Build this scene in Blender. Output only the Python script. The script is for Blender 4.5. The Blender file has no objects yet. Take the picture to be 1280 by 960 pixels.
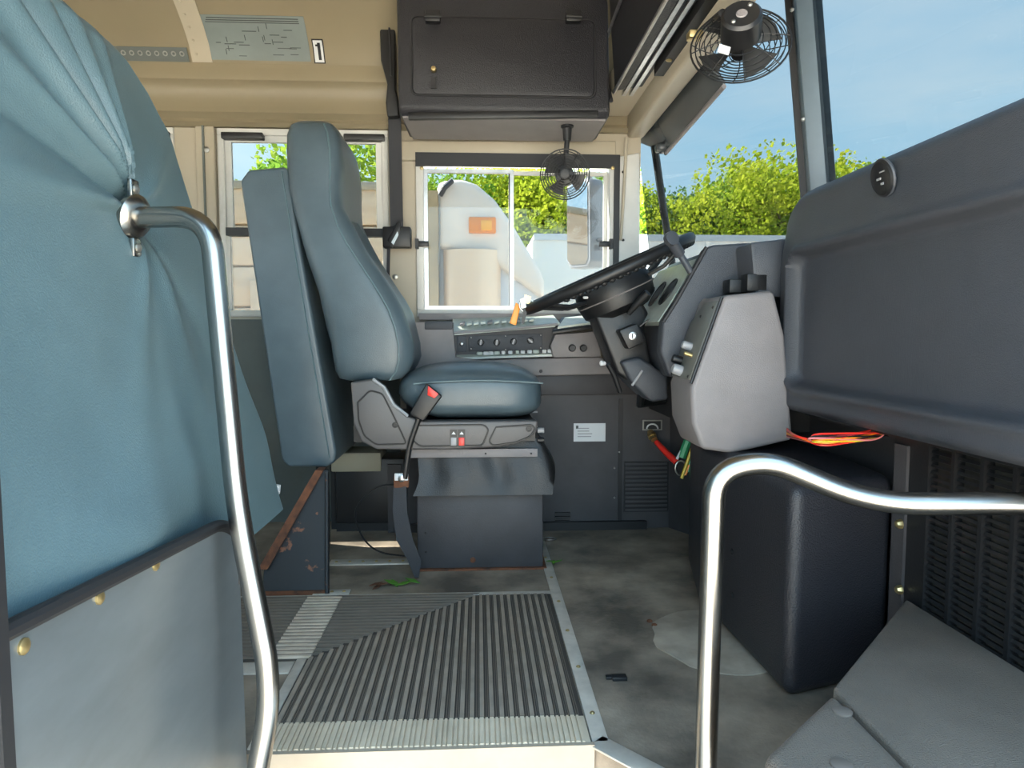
import bpy, bmesh, math, random
from mathutils import Vector, Matrix
random.seed(7)
S = bpy.context.scene
COL = S.collection
R = math.radians
# ------------------------------------------------------------------ camera
YAW, PITCH, FOC = R(2.83), R(4.2), 850.0
cam = bpy.data.objects.new('camera', bpy.data.cameras.new('camera'))
COL.objects.link(cam)
cam.location = (0, 0, .72)
cam.rotation_euler = (R(90) - PITCH, 0, -YAW)
cam.data.sensor_width = 36
cam.data.lens = FOC * 36 / 1280
cam.data.clip_start = .02
cam.data.clip_end = 500
S.camera = cam
# ------------------------------------------------------------------ world and sun
SKY_STRENGTH = 1.9
SUN_STRENGTH = 22.0
EXPOSURE = 1.6
w = bpy.data.worlds.new('sky'); S.world = w; w.use_nodes = True
nt = w.node_tree; nt.nodes.clear()
def N(t, **k):
    n = nt.nodes.new(t)
    for a, b in k.items():
        if a.startswith('i_'): n.inputs[a[2:].replace('_', ' ')].default_value = b
        else: setattr(n, a, b)
    return n
tc = N('ShaderNodeTexCoord'); sep = N('ShaderNodeSeparateXYZ')
nt.links.new(tc.outputs['Generated'], sep.inputs[0])
ramp = N('ShaderNodeValToRGB')
ramp.color_ramp.elements[0].position = 0.0; ramp.color_ramp.elements[0].color = (.72, .89, .98, 1)
ramp.color_ramp.elements[1].position = .75; ramp.color_ramp.elements[1].color = (.26, .53, .86, 1)
e = ramp.color_ramp.elements.new(.25); e.color = (.45, .76, .97, 1)
nt.links.new(sep.outputs['Z'], ramp.inputs[0])
mp = N('ShaderNodeMapping'); mp.inputs['Scale'].default_value = (1.2, 1.2, 4.5); mp.inputs['Rotation'].default_value = (.25, .3, 0)
nt.links.new(tc.outputs['Generated'], mp.inputs[0])
nz = N('ShaderNodeTexNoise', i_Scale=2.1, i_Detail=6, i_Roughness=.52)
nt.links.new(mp.outputs[0], nz.inputs['Vector'])
cr = N('ShaderNodeValToRGB'); cr.color_ramp.elements[0].position = .40; cr.color_ramp.elements[1].position = .78; cr.color_ramp.elements[1].color = (.75, .75, .75, 1)
nt.links.new(nz.outputs[0], cr.inputs[0])
mx = N('ShaderNodeMixRGB'); mx.inputs[2].default_value = (.84, .96, 1, 1)
nt.links.new(cr.outputs[0], mx.inputs[0]); nt.links.new(ramp.outputs[0], mx.inputs[1])
bg = N('ShaderNodeBackground'); bg.inputs[1].default_value = SKY_STRENGTH
nt.links.new(mx.outputs[0], bg.inputs[0])
ow = N('ShaderNodeOutputWorld'); nt.links.new(bg.outputs[0], ow.inputs[0])
sun = bpy.data.objects.new('sun', bpy.data.lights.new('sun', 'SUN')); COL.objects.link(sun)
sun.data.energy = SUN_STRENGTH; sun.data.angle = R(.6); sun.data.color = (1, .95, .85)
_sd = Vector((-1.05, .33, 1)).normalized()          # towards the sun
sun.rotation_euler = _sd.to_track_quat('Z', 'Y').to_euler()
S.view_settings.view_transform = 'Standard'; S.view_settings.look = 'None'
S.view_settings.exposure = EXPOSURE; S.view_settings.gamma = 1
S.view_settings.use_curve_mapping = False
# ------------------------------------------------------------------ measuring: photograph pixel + known plane -> place in the bus
_f = Vector((math.sin(YAW)*math.cos(PITCH), math.cos(YAW)*math.cos(PITCH), -math.sin(PITCH)))
_r = Vector((math.cos(YAW), -math.sin(YAW), 0)); _u = _r.cross(_f)
def Q(px, py, x=None, y=None, z=None):
    d = _f*FOC + _r*(px-640) + _u*(480-py)
    t = x/d.x if x is not None else y/d.y if y is not None else (z-.72)/d.z
    return Vector((0, 0, .72)) + d*t
# ------------------------------------------------------------------ materials
MATS = {}
def mat(name, col, rough=.5, metal=0., var=.0, vscale=6., col2=None, bump=0., bscale=200., spec=.5, coat=0., stretch=None, lo=.35, hi=.7, detail=5):
    if name in MATS: return MATS[name]
    m = bpy.data.materials.new(name); m.use_nodes = True
    t = m.node_tree; b = t.nodes['Principled BSDF']
    c = (*col, 1)
    b.inputs['Base Color'].default_value = c; b.inputs['Roughness'].default_value = rough
    b.inputs['Metallic'].default_value = metal; b.inputs['Specular IOR Level'].default_value = spec
    b.inputs['Coat Weight'].default_value = coat
    co = t.nodes.new('ShaderNodeTexCoord'); vec = co.outputs['Object']
    if stretch:
        mpn = t.nodes.new('ShaderNodeMapping'); mpn.inputs['Scale'].default_value = stretch
        t.links.new(vec, mpn.inputs[0]); vec = mpn.outputs[0]
    if col2 is not None or var:
        n = t.nodes.new('ShaderNodeTexNoise'); n.inputs['Scale'].default_value = vscale; n.inputs['Detail'].default_value = detail
        n.inputs['Roughness'].default_value = .6
        t.links.new(vec, n.inputs['Vector'])
        rp = t.nodes.new('ShaderNodeValToRGB'); rp.color_ramp.elements[0].position = lo; rp.color_ramp.elements[1].position = hi
        c2 = col2 if col2 is not None else tuple(x*(1-var) for x in col)
        rp.color_ramp.elements[0].color = c; rp.color_ramp.elements[1].color = (*c2, 1)
        t.links.new(n.outputs[0], rp.inputs[0]); t.links.new(rp.outputs[0], b.inputs['Base Color'])
    if bump:
        n2 = t.nodes.new('ShaderNodeTexNoise'); n2.inputs['Scale'].default_value = bscale; n2.inputs['Detail'].default_value = 2
        t.links.new(co.outputs['Object'], n2.inputs['Vector'])
        bp = t.nodes.new('ShaderNodeBump'); bp.inputs['Strength'].default_value = bump; bp.inputs['Distance'].default_value = .004
        t.links.new(n2.outputs[0], bp.inputs['Height']); t.links.new(bp.outputs[0], b.inputs['Normal'])
    MATS[name] = m
    return m
def glass(name, tint, refl=.06):
    m = bpy.data.materials.new(name); m.use_nodes = True; t = m.node_tree; t.nodes.clear()
    tr = t.nodes.new('ShaderNodeBsdfTransparent'); tr.inputs[0].default_value = (*tint, 1)
    gl = t.nodes.new('ShaderNodeBsdfGlossy'); gl.inputs['Roughness'].default_value = .02
    mxs = t.nodes.new('ShaderNodeMixShader'); mxs.inputs[0].default_value = refl
    o = t.nodes.new('ShaderNodeOutputMaterial')
    t.links.new(tr.outputs[0], mxs.inputs[1]); t.links.new(gl.outputs[0], mxs.inputs[2]); t.links.new(mxs.outputs[0], o.inputs[0])
    MATS[name] = m; return m
def leafmat(name, c1, c2):
    m = bpy.data.materials.new(name); m.use_nodes = True; t = m.node_tree; t.nodes.clear()
    co = t.nodes.new('ShaderNodeTexCoord'); n = t.nodes.new('ShaderNodeTexNoise'); n.inputs['Scale'].default_value = .9; n.inputs['Detail'].default_value = 4
    t.links.new(co.outputs['Object'], n.inputs['Vector'])
    rp = t.nodes.new('ShaderNodeValToRGB'); rp.color_ramp.elements[0].position = .35; rp.color_ramp.elements[1].position = .65
    rp.color_ramp.elements[0].color = (*c1, 1); rp.color_ramp.elements[1].color = (*c2, 1); t.links.new(n.outputs[0], rp.inputs[0])
    d = t.nodes.new('ShaderNodeBsdfDiffuse'); tl = t.nodes.new('ShaderNodeBsdfTranslucent'); ms = t.nodes.new('ShaderNodeMixShader'); ms.inputs[0].default_value = .5
    o = t.nodes.new('ShaderNodeOutputMaterial')
    t.links.new(rp.outputs[0], d.inputs[0]); t.links.new(rp.outputs[0], tl.inputs[0])
    t.links.new(d.outputs[0], ms.inputs[1]); t.links.new(tl.outputs[0], ms.inputs[2]); t.links.new(ms.outputs[0], o.inputs[0])
    MATS[name] = m; return m
VINYL = mat('blue_vinyl', (.095, .153, .174), .36, var=.22, vscale=5, bump=.25, bscale=420)
VINYL2 = mat('blue_grey_vinyl', (.074, .106, .126), .34, var=.25, vscale=7, bump=.15, bscale=420)
GREEN = mat('green_vinyl', (.07, .10, .09), .5, var=.3)
DASH = mat('charcoal_plastic', (.046, .050, .060), .42, var=.12, vscale=14, bump=.35, bscale=520)
DASH2 = mat('mid_grey_plastic', (.215, .195, .195), .5, var=.15, vscale=10, bump=.2, bscale=400)
DARK = mat('dark_panel', (.048, .045, .048), .55, var=.3, vscale=8, bump=.2, bscale=350)
BLACK = mat('black_plastic', (.009, .009, .010), .45, var=.2, bump=.1, bscale=300)
BLACKG = mat('black_grained', (.016, .016, .02), .42, bump=.5, bscale=330)
RUBBER = mat('black_rubber', (.014, .014, .016), .55)
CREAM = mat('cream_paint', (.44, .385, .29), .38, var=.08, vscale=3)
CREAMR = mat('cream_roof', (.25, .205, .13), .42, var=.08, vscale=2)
WHITE = mat('white_paint', (.66, .65, .61), .4, var=.12, vscale=9)
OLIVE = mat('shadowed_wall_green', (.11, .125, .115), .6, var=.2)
ALU = mat('brushed_aluminium', (.62, .62, .62), .32, 1., var=.25, vscale=30)
CHROME = mat('polished_steel', (.36, .345, .32), .26, 1.)
STEEL = mat('dull_steel', (.42, .41, .38), .4, .9, var=.3, vscale=30)
BRASS = mat('brass_screw', (.55, .42, .20), .35, .9)
PANEL = mat('scuffed_blue_grey_panel', (.175, .20, .215), .33, .35, var=.3, vscale=5, stretch=(1, 1, 3), lo=.3, hi=.8)
FLOOR = mat('worn_rubber_floor', (.10, .082, .064), .5, col2=(.36, .29, .22), vscale=4.5, lo=.36, hi=.66, bump=.2, bscale=120, detail=8)
FLOORP = mat('worn_patch', (.25, .21, .165), .6, col2=(.40, .34, .27), vscale=12)
MATB = mat('mat_groove', (.055, .046, .038), .65)
MATF = mat('mat_fine_rib', (.16, .13, .105), .65)
FALU = mat('floor_aluminium', (.66, .60, .52), .45, .3, var=.25, vscale=20)
MATR = mat('mat_rib', (.34, .275, .215), .6, var=.3, vscale=18)
MATN = mat('nosing_tan', (.70, .58, .43), .6, col2=(.54, .44, .32), vscale=12)
MATW = mat('standee_line_dusty', (.62, .52, .41), .6, col2=(.45, .37, .29), vscale=25)
RUST = mat('rust', (.16, .055, .022), .8, col2=(.05, .022, .012), vscale=35)
RUSTB = mat('rusty_black', (.010, .010, .011), .5, col2=(.20, .07, .03), vscale=22, lo=.60, hi=.66)
RED = mat('red_plastic', (.72, .03, .02), .35)
ORANGE = mat('orange_plastic', (.85, .26, .01), .35)
YELLOW = mat('yellow_wire', (.7, .5, .03), .4)
GRN = mat('green_wire', (.03, .30, .12), .45)
CARPET = mat('grey_felt_plastic', (.19, .155, .125), .85, var=.3, vscale=4, bump=.8, bscale=420)
STICK = mat('white_sticker', (.62, .63, .64), .5)
PLATE = mat('grey_notice_plate', (.20, .23, .22), .4, var=.15)
INK = mat('ink', (.05, .055, .055), .6)
GREYK = mat('grey_knob', (.28, .28, .29), .35)
VISOR = mat('smoked_visor', (.055, .062, .066), .25)
LIGHTG = mat('pale_green_grey', (.48, .53, .48), .3, var=.2, vscale=30)
MIRROR = mat('mirror_glass', (.85, .86, .88), .03, 1.)
GLASS = glass('side_glass', (.43, .44, .44), .03)
CLEAR = glass('clear_side_glass', (.94, .95, .95), .03)
WSG = glass('windshield_glass', (.36, .37, .375), .02)
# ------------------------------------------------------------------ mesh building
class MB:
    def __init__(s): s.v = []; s.f = []
    def add(s, vs, fs):
        o = len(s.v); s.v += [Vector(p) for p in vs]; s.f += [tuple(i+o for i in f) for f in fs]; return s
    def box(s, a, b):
        x0, y0, z0 = a; x1, y1, z1 = b
        x0, x1 = sorted((x0, x1)); y0, y1 = sorted((y0, y1)); z0, z1 = sorted((z0, z1))
        return s.add([(x0,y0,z0),(x1,y0,z0),(x1,y1,z0),(x0,y1,z0),(x0,y0,z1),(x1,y0,z1),(x1,y1,z1),(x0,y1,z1)],
                     [(3,2,1,0),(4,5,6,7),(0,1,5,4),(1,2,6,5),(2,3,7,6),(3,0,4,7)])
    def prism(s, pts, d):                       # pts: 3D polygon, d: extrusion vector
        pts = [Vector(p) for p in pts]; d = Vector(d); n = len(pts)
        nrm = Vector((0,0,0))
        for i in range(n): nrm += pts[i].cross(pts[(i+1) % n])
        if nrm.dot(d) > 0: pts.reverse()
        return s.add(pts + [p+d for p in pts], [tuple(range(n)), tuple(range(2*n-1, n-1, -1))] + [((i+1) % n, i, i+n, (i+1) % n+n) for i in range(n)])
    def loft(s, rings, cap=True, closed=True):
        n = len(rings[0]); vs = [p for r in rings for p in r]; fs = []
        m = n if closed else n-1
        for k in range(len(rings)-1):
            for i in range(m):
                j = (i+1) % n; fs.append((k*n+i, k*n+j, (k+1)*n+j, (k+1)*n+i))
        if cap: fs += [tuple(range(n-1, -1, -1)), tuple(range((len(rings)-1)*n, len(rings)*n))]
        return s.add(vs, fs)
    def tube(s, pts, r, n=10, closed=False, cap=True):
        pts = [Vector(p) for p in pts]; rings = []; up = None; L = len(pts)
        for i, p in enumerate(pts):
            if closed: t = (pts[(i+1) % L]-pts[i-1]).normalized()
            else: t = (pts[min(i+1, L-1)]-pts[max(i-1, 0)]).normalized()
            if up is None:
                up = Vector((0,0,1)) if abs(t.z) < .9 else Vector((1,0,0))
            a = (up - t*up.dot(t)).normalized(); b = t.cross(a); up = a
            rr = r[i] if isinstance(r, (list, tuple)) else r
            rings.append([p + a*rr*math.cos(2*math.pi*k/n) + b*rr*math.sin(2*math.pi*k/n) for k in range(n)])
        if closed: rings.append(rings[0]); cap = False
        return s.loft(rings, cap)
    def cyl(s, p0, p1, r, n=16): return s.tube([p0, p1], r, n)
    def lathe(s, prof, p, axis, n=24):          # prof: (distance along axis, radius)
        p = Vector(p); t = Vector(axis).normalized(); a = t.orthogonal().normalized(); b = t.cross(a)
        return s.loft([[p + t*h + (a*math.cos(2*math.pi*k/n) + b*math.sin(2*math.pi*k/n))*max(q, 1e-4) for k in range(n)] for h, q in prof])
    def sq(s, c, h, e1=.35, e2=.35, nu=24, nv=40, fn=None):    # superquadric cushion
        pw = lambda x, e: math.copysign(abs(x)**e, x)
        rings = []
        for i in range(1, nu):
            ph = -math.pi/2 + math.pi*i/nu; rg = []
            for j in range(nv):
                th = 2*math.pi*j/nv
                p = Vector((c[0]+h[0]*pw(math.cos(ph), e1)*pw(math.cos(th), e2), c[1]+h[1]*pw(math.cos(ph), e1)*pw(math.sin(th), e2), c[2]+h[2]*pw(math.sin(ph), e1)))
                rg.append(fn(p) if fn else p)
            rings.append(rg)
        return s.loft(rings)
    def xf(s, M): s.v = [M @ p for p in s.v]; return s
    def build(s, name, m, parent=None, bevel=0, segs=2, smooth=True, ang=35, **tags):
        me = bpy.data.meshes.new(name)
        off = Vector(WL.get(parent.name, (0,0,0))) if parent else Vector((0,0,0))
        me.from_pydata([p-off for p in s.v], [], s.f)
        bm = bmesh.new(); bm.from_mesh(me)
        bmesh.ops.recalc_face_normals(bm, faces=bm.faces)
        if bevel:
            ed = [e for e in bm.edges if len(e.link_faces) == 2 and e.calc_face_angle(0) > R(25)]
            bmesh.ops.bevel(bm, geom=ed, offset=bevel, segments=segs, profile=.5, affect='EDGES', clamp_overlap=True)
        bm.to_mesh(me); bm.free()
        me.materials.append(m)
        if smooth:
            me.polygons.foreach_set('use_smooth', [True]*len(me.polygons)); me.set_sharp_from_angle(angle=R(ang))
        o = bpy.data.objects.new(name, me); COL.objects.link(o)
        if parent: o.parent = parent
        WL[o.name] = tuple(off)
        for k, q in tags.items(): o[k] = q
        return o
WL = {}
def thing(name, label, cat, loc=(0,0,0), group=None):
    o = bpy.data.objects.new(name, None); COL.objects.link(o); o.location = loc; WL[o.name] = tuple(loc)
    o.empty_display_size = .05
    o['label'] = label; o['category'] = cat
    if group: o['group'] = group
    return o
def struct(o, label): o['kind'] = 'structure'; o['label'] = label; return o
def arc(c, a, b, n=8):                           # quadratic bezier a-c-b
    a, b, c = Vector(a), Vector(b), Vector(c)
    return [a*(1-t)**2 + c*2*t*(1-t) + b*t*t for t in [i/n for i in range(n+1)]]
def pathr(pts, r=.04, n=6):                      # polyline with rounded corners
    pts = [Vector(p) for p in pts]; out = [pts[0]]
    for i in range(1, len(pts)-1):
        d0 = pts[i-1]-pts[i]; d1 = pts[i+1]-pts[i]; rr = min(r, d0.length*.48, d1.length*.48)
        out += arc(pts[i], pts[i]+d0.normalized()*rr, pts[i]+d1.normalized()*rr, n)
    return out + [pts[-1]]
def screw(parent, p, axis, r=.006, m=None, name='screw'):
    return MB().lathe([(-.002, r), (.001, r), (.003, r*.6), (.0032, 0)], p, axis, 10).build(name, m or STEEL, parent)
YW = 2.62
# ================================================================== STRUCTURE
fl = [(-5,.42),(-.40,.42),(-.40,1.14),(.195,1.14),(.42,.88),(.42,.42),(1.12,.42),(1.06,1.6),(.97,2.1),(.66,2.68),(-5,2.68)]
floor = struct(MB().prism([(x, y, -.05) for x, y in fl], (0,0,.05)).build('floor', FLOOR, smooth=False), 'worn black and brown rubber bus floor')
# entrance steps below the aisle
st = struct(MB().box((-.40,.80,-.30),(.42,1.135,-.24)).build('floor_step', MATB, smooth=False), 'entrance step tread below the aisle floor')
MB().box((-.40,1.10,-.24),(.195,1.137,-.052)).build('riser', mat('riser_tan', (.42,.345,.26), .55, var=.2), st)
MB().box((-.40,.45,-.56),(.42,.80,-.50)).build('lower_tread', MATB, st)
MB().box((-.40,.77,-.50),(.42,.80,-.30)).build('lower_riser', MATN, st)
# left (driver side) wall with window openings
def wall(name, y0, y1, xs, zs, holes, m, label):
    mb = MB()
    for i in range(len(xs)-1):
        for k in range(len(zs)-1):
            cx, cz = (xs[i]+xs[i+1])/2, (zs[k]+zs[k+1])/2
            if any(a < cx < b and c < cz < d for a, b, c, d in holes): continue
            mb.box((xs[i], y0, zs[k]), (xs[i+1], y1, zs[k+1]))
    return struct(mb.build(name, m, smooth=False), label)
DW = (-.231, .526, .785, 1.385)
PW = [(-.957-.78*i, -.334-.78*i, .785, 1.475) for i in range(6)]
xs = sorted({-5., .62, *[q for p_ in PW+[DW] for q in p_[:2]]}); zs = [-.05, .60, .785, 1.385, 1.475, 1.80]
wl = wall('wall_left', YW, YW+.05, xs, zs, [DW]+PW, CREAM, 'cream painted driver side wall with window openings')
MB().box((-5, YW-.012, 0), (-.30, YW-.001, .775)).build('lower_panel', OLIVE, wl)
screw(wl, Q(494, 346, y=YW-.002), (0,-1,0), .011); screw(wl, Q(258, 187, y=YW-.03), (0,-1,0), .011)
# right wall with the door opening (beside the camera)
PR = [(-1.13-.78*i, -.51-.78*i, .785, 1.475) for i in range(5)]
xr = sorted({-5., -.42, 1.0, 1.12, *[q for p_ in PR for q in p_[:2]]})
wall('wall_right', .37, .42, xr, [-.05, .785, 1.475, 1.9], PR+[(-.42, 1.0, -.1, 1.9)], CREAM, 'cream painted door side wall with open doorway')
mb = MB()
for a, b, c, d in [(.42,2.62,-.05,.8),(.42,.75,.8,1.5),(2.29,2.62,.8,1.5),(.42,2.62,1.5,2.0)]: mb.box((-5.05, a, c), (-5, b, d))
struct(mb.build('wall_rear', CREAM, smooth=False), 'cream rear bulkhead of the bus with window')
# ceiling: one moulded profile swept along the bus
prof = [(2.66,1.475),(2.605,1.478),(2.592,1.492),(2.598,1.505),(2.592,1.512),(2.578,1.523),(2.580,1.535),(2.588,1.56),(2.585,1.60),(2.572,1.625),(2.562,1.632),(2.560,1.65),(2.566,1.672),(2.566,1.690),(2.575,1.692),
        (2.545,1.745),(2.49,1.80),(2.40,1.86),(2.25,1.92),(2.0,1.97),(1.5,2.0),(1.0,1.97),(.75,1.92),(.60,1.86),(.50,1.79),(.45,1.70),(.43,1.6)]
rg = [[(x, y, z) for y, z in prof] + [(x, y+(.06 if y > 1.5 else -.06), z+.05) for y, z in reversed(prof)] for x in (-5.05, .62)]
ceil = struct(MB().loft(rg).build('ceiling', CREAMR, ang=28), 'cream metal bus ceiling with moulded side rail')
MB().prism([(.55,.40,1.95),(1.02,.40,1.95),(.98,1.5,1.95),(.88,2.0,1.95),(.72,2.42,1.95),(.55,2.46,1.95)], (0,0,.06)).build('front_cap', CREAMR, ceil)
def on_roof(x, t):                               # t: 0 at the rail, metres along the curve
    pts = [Vector((x, y, z)) for y, z in prof[14:]]
    for a, b in zip(pts, pts[1:]):
        L = (b-a).length
        if t <= L:
            n = (b-a).cross(Vector((1,0,0))).normalized()
            if n.z > 0: n = -n
            return a+(b-a)*t/L, n, (b-a).normalized()
        t -= L
mb = MB(); rr = []
for i in range(14):
    p, n, t = on_roof(-.985, .003+i*.06); rr.append([p+Vector((-.035,0,0)), p+Vector((.035,0,0)), p+Vector((.035,0,0))+n*.004, p+Vector((-.035,0,0))+n*.004])
bow = MB().loft(rr).build('roof_bow', CREAM, ceil)
for i in range(9):
    p, n, t = on_roof(-1.0, .03+i*.045); screw(bow, p+n*.004, n, .005, CREAM, 'rivet')
# vent strip in the roof rail
vt = MB()
p, n, t = on_roof(0, .02)
vs = MB().prism([Vector((x, 0, 0))+Vector((0, *(on_roof(0, tt)[0]+n*.004).yz)) for x, tt in ((-1.32,.004),(-1.03,.004),(-1.03,.05),(-1.32,.05))], n*.004).build('vent_strip', OLIVE, ceil)
for i in range(10):
    p, n, t = on_roof(-1.31+i*.029, .03)
    MB().lathe([(0,.009),(.006,.009),(.006,.005),(.001,.004)], p+n*.004, n, 10).build('vent_hole', STEEL, vs)
# windscreen corner post, header beam and soffit
cp = struct(MB().prism([Q(772,196,y=2.6), Q(800,190,y=2.6), Q(800,352,y=2.6), Q(770,400,y=2.6)], (0,.07,0)).build('wall_corner_post', WHITE, bevel=.008), 'white front corner post beside the driver window')
for yy in (215, 300, 330): screw(cp, Q(779, yy, y=2.597), (0,-1,0), .005, BLACK)
MB().tube(pathr([Q(783,172,y=2.58), Q(781,220,y=2.585), Q(776,300,y=2.59)], .05), .006, 8).build('wire_cover', CREAM, cp)
h0, h1 = Q(782,178,x=.6), Q(900,22,x=.6)
dirh = (h1-h0)
hb = MB().prism([h0+Vector((-.03,0,-.035)), h0+Vector((.035,0,-.03)), h0+Vector((.045,0,.05)), h0+Vector((-.045,0,.05))], dirh*2.2)
header = struct(hb.build('trim_header', CREAM, bevel=.012, segs=3), 'cream windscreen header beam')
MB().prism([(.45,2.62,1.53),(.64,2.62,1.53),(.66,2.62,1.60),(.45,2.62,1.60)], (0,-2.2,0)).build('soffit', CREAM, header)
for dx in (.485, .51): MB().box((dx, .45, 1.518), (dx+.012, 2.33, 1.532)).build('strip', ALU, header)
MB().box((.535, 1.5, 1.50), (.575, 2.1, 1.53)).build('black_channel', BLACK, header)
screw(header, (.545, 1.98, 1.50), (-.3,0,-1), .010, BRASS)
MB().prism([Q(498,176,y=2.6), Q(770,176,y=2.6), Q(770,200,y=2.6), Q(498,200,y=2.6)], (0,.03,0)).build('trim_window_head', CREAM, bevel=.004)
hd = struct(bpy.data.objects['trim_window_head'], 'cream panel above the driver window')
for px in range(530, 760, 50): screw(hd, Q(px, 194, y=2.598), (0,-1,0), .004, BLACK)
# ---- windows
def frame(mb, x0, x1, z0, z1, y0, y1, w):
    mb.box((x0,y0,z0),(x1,y1,z0+w)); mb.box((x0,y0,z1-w),(x1,y1,z1)); mb.box((x0,y0,z0+w),(x0+w,y1,z1-w)); mb.box((x1-w,y0,z0+w),(x1,y1,z1-w)); return mb
x0, x1, z0, z1 = DW
wn = struct(frame(MB(), x0, x1, z0, z1, YW-.02, YW+.05, .028).build('window_1', WHITE, bevel=.003), 'white framed sliding driver window')
MB().box((x0, YW-.028, z1-.042), (x1+.01, YW-.019, z1+.008)).build('black_head_strip', BLACK, wn)
MB().box((x1-.012, YW-.028, z0), (x1+.010, YW-.019, z1-.042)).build('black_side_strip', BLACK, wn)
frame(MB(), x0+.028, .136, z0+.028, z1-.045, YW+.0, YW+.018, .014).build('sash', ALU, wn)
frame(MB(), .118, x1-.028, z0+.028, z1-.045, YW+.02, YW+.038, .014).build('sash', WHITE, wn)
MB().box((x0+.04, YW+.006, z0+.04), (.122, YW+.011, z1-.058)).build('pane', GLASS, wn)
MB().box((.13, YW+.026, z0+.04), (x1-.04, YW+.031, z1-.058)).build('pane', GLASS, wn)
MB().box((x0+.01, YW-.06, z0-.012), (x1, YW+.0, z0+.012)).build('sill', DASH2, wn)
for px, s in ((528, 1), (757, -1)):
    p = Q(px, 305, y=YW-.03)
    l = MB().box(p-Vector((.024,.01,.010)), p+Vector((.024,.012,.010))).build('latch', BLACK, wn, bevel=.003)
    MB().box(p+Vector((-.02*s-.006,-.014,-.018)), p+Vector((-.02*s+.006,.012,.018))).build('latch_tab', BLACK, l)
for px, py in ((527,210),(766,210)): screw(wn, Q(px,py,y=YW-.03), (0,-1,0), .007, BRASS)
for i, (a, b, c, d) in enumerate(PW):
    wn = struct(frame(MB(), a, b, c, d, YW-.012, YW+.05, .024).build('window_%d' % (i+2), WHITE, bevel=.003), 'split sash side window, number %d behind the driver' % (i+1))
    wn['label'] = ['split sash side window directly behind the driver pillar', 'split sash side window beside the lone pillar screw', 'side window further down the bus', 'side window further down the bus', 'side window further down the bus', 'side window further down the bus'][i]
    if i > 1: wn['group'] = 'far side windows'
    frame(MB(), a+.024, b-.024, 1.09, d-.024, YW+.0, YW+.018, .022).build('upper_sash', WHITE, wn)
    MB().box((a+.022, YW-.012, 1.085), (b-.022, YW+.02, 1.115)).build('meeting_rail', BLACK, wn)
    MB().box((a+.046, YW+.006, 1.115), (b-.046, YW+.011, d-.046)).build('pane', GLASS, wn)
    MB().box((a+.024, YW+.024, c+.02), (b-.024, YW+.029, 1.09)).build('pane', GLASS, wn)
    for s in (a+.02, b-.16): MB().box((s, YW-.03, d-.042), (s+.15, YW+.004, d-.018)).build('sash_latch', BLACK, wn, bevel=.004)
for i, (a, b, c, d) in enumerate(PR):
    wn = struct(frame(MB(), a, b, c, d, .36, .43, .024).build('window_%d' % (i+8), WHITE), 'side window in the door side wall'); wn['group'] = 'door side windows'
    MB().box((a+.02, .393, c+.02), (b-.02, .398, d-.02)).build('pane', CLEAR, wn)
# pillar cover strips between the side windows
tr = struct(MB().box((-1.03, YW-.028, .78), (-.962, YW-.002, 1.477)).build('trim_pillar', CREAM, bevel=.006), 'cream pillar cover between the side windows')
MB().box((-1.003, YW-.034, .78), (-.996, YW-.027, 1.477)).build('seam', OLIVE, tr)
# windscreen
WS = [(.655,2.64),(.75,2.52),(.89,2.22),(.955,1.9),(1.03,1.5),(1.07,1.0),(1.08,.45)]
def wsp(i, z): x, y = WS[i]; k = (z-1.1)*.115; return Vector((x-k, y, z))
def wst(x, y, z): return Vector((x-(z-1.1)*.115, y, z))
ws = struct(MB().loft([[wsp(i, .80), wsp(i, 1.95), wsp(i, 1.95)+Vector((.006,.002,0)), wsp(i, .80)+Vector((.006,.002,0))] for i in range(len(WS))]).build('window_14', WSG), 'large two piece windscreen')
cpst = MB().loft([[wst(x, 1.9+yo, z) for x, yo in ((.945,.045),(.925,-.02),(.985,-.05),(1.0,.03))] for z in (.80, 1.95)]).build('centre_post', mat('grey_post', (.13,.17,.20), .4, var=.2), ws, bevel=.004)
for px, py in ((990,12),(1004,149)): screw(ws, Q(px,py,y=1.868), (-.4,-1,0), .006, STEEL)
MB().loft([[wst(x, 1.9+yo, z) for x, yo in ((.93,.052),(.926,.04),(.944,.03),(.95,.045))] for z in (.80, 1.95)]).build('post_seal', RUBBER, ws)
MB().prism([(.6,2.67,.70),(1.1,2.2,.70),(1.15,.42,.70),(.85,.42,.70),(.80,2.0,.70),(.55,2.5,.70)], (0,0,.12)).build('cowl', DASH, ws)
fw = struct(MB().prism([(.97,.42,-.05),(1.12,.42,-.05),(1.10,1.6,-.05),(.98,2.2,-.05),(.68,2.68,-.05),(.62,2.62,-.05),(.90,2.1,-.05)], (0,0,.78)).build('wall_front', DARK, smooth=False), 'dark front bulkhead under the dashboard')
# lower trims on the floor
def strip(name, pts, wd, label, m=FALU, z=.004, nscrew=0):
    a, b = Vector((*pts[0], 0)), Vector((*pts[1], 0)); d = (b-a).normalized(); n = Vector((-d.y, d.x, 0))*wd/2
    o = struct(MB().prism([a-n, b-n, b+n, a+n], (0,0,z)).build(name, m, bevel=.0015), label)
    for i in range(nscrew): screw(o, a+(b-a)*(i+.5)/nscrew+Vector((0,0,z)), (0,0,1), .005, BRASS)
    return o
strip('trim_aisle_edge', [(.213,1.14),(.213,2.40)], .030, 'aluminium floor strip along the right edge of the ribbed mat', nscrew=7)
strip('trim_mat_rear', [(-1.6,1.838),(.20,1.838)], .022, 'aluminium strip behind the ribbed mat')
strip('trim_step_side', [(-.392,1.15),(-.392,1.475)], .022, 'aluminium edge strip left of the step mat')
strip('trim_step_corner', [(.205,1.145),(.44,.885)], .04, 'ribbed aluminium strip on the angled step edge')
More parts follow.
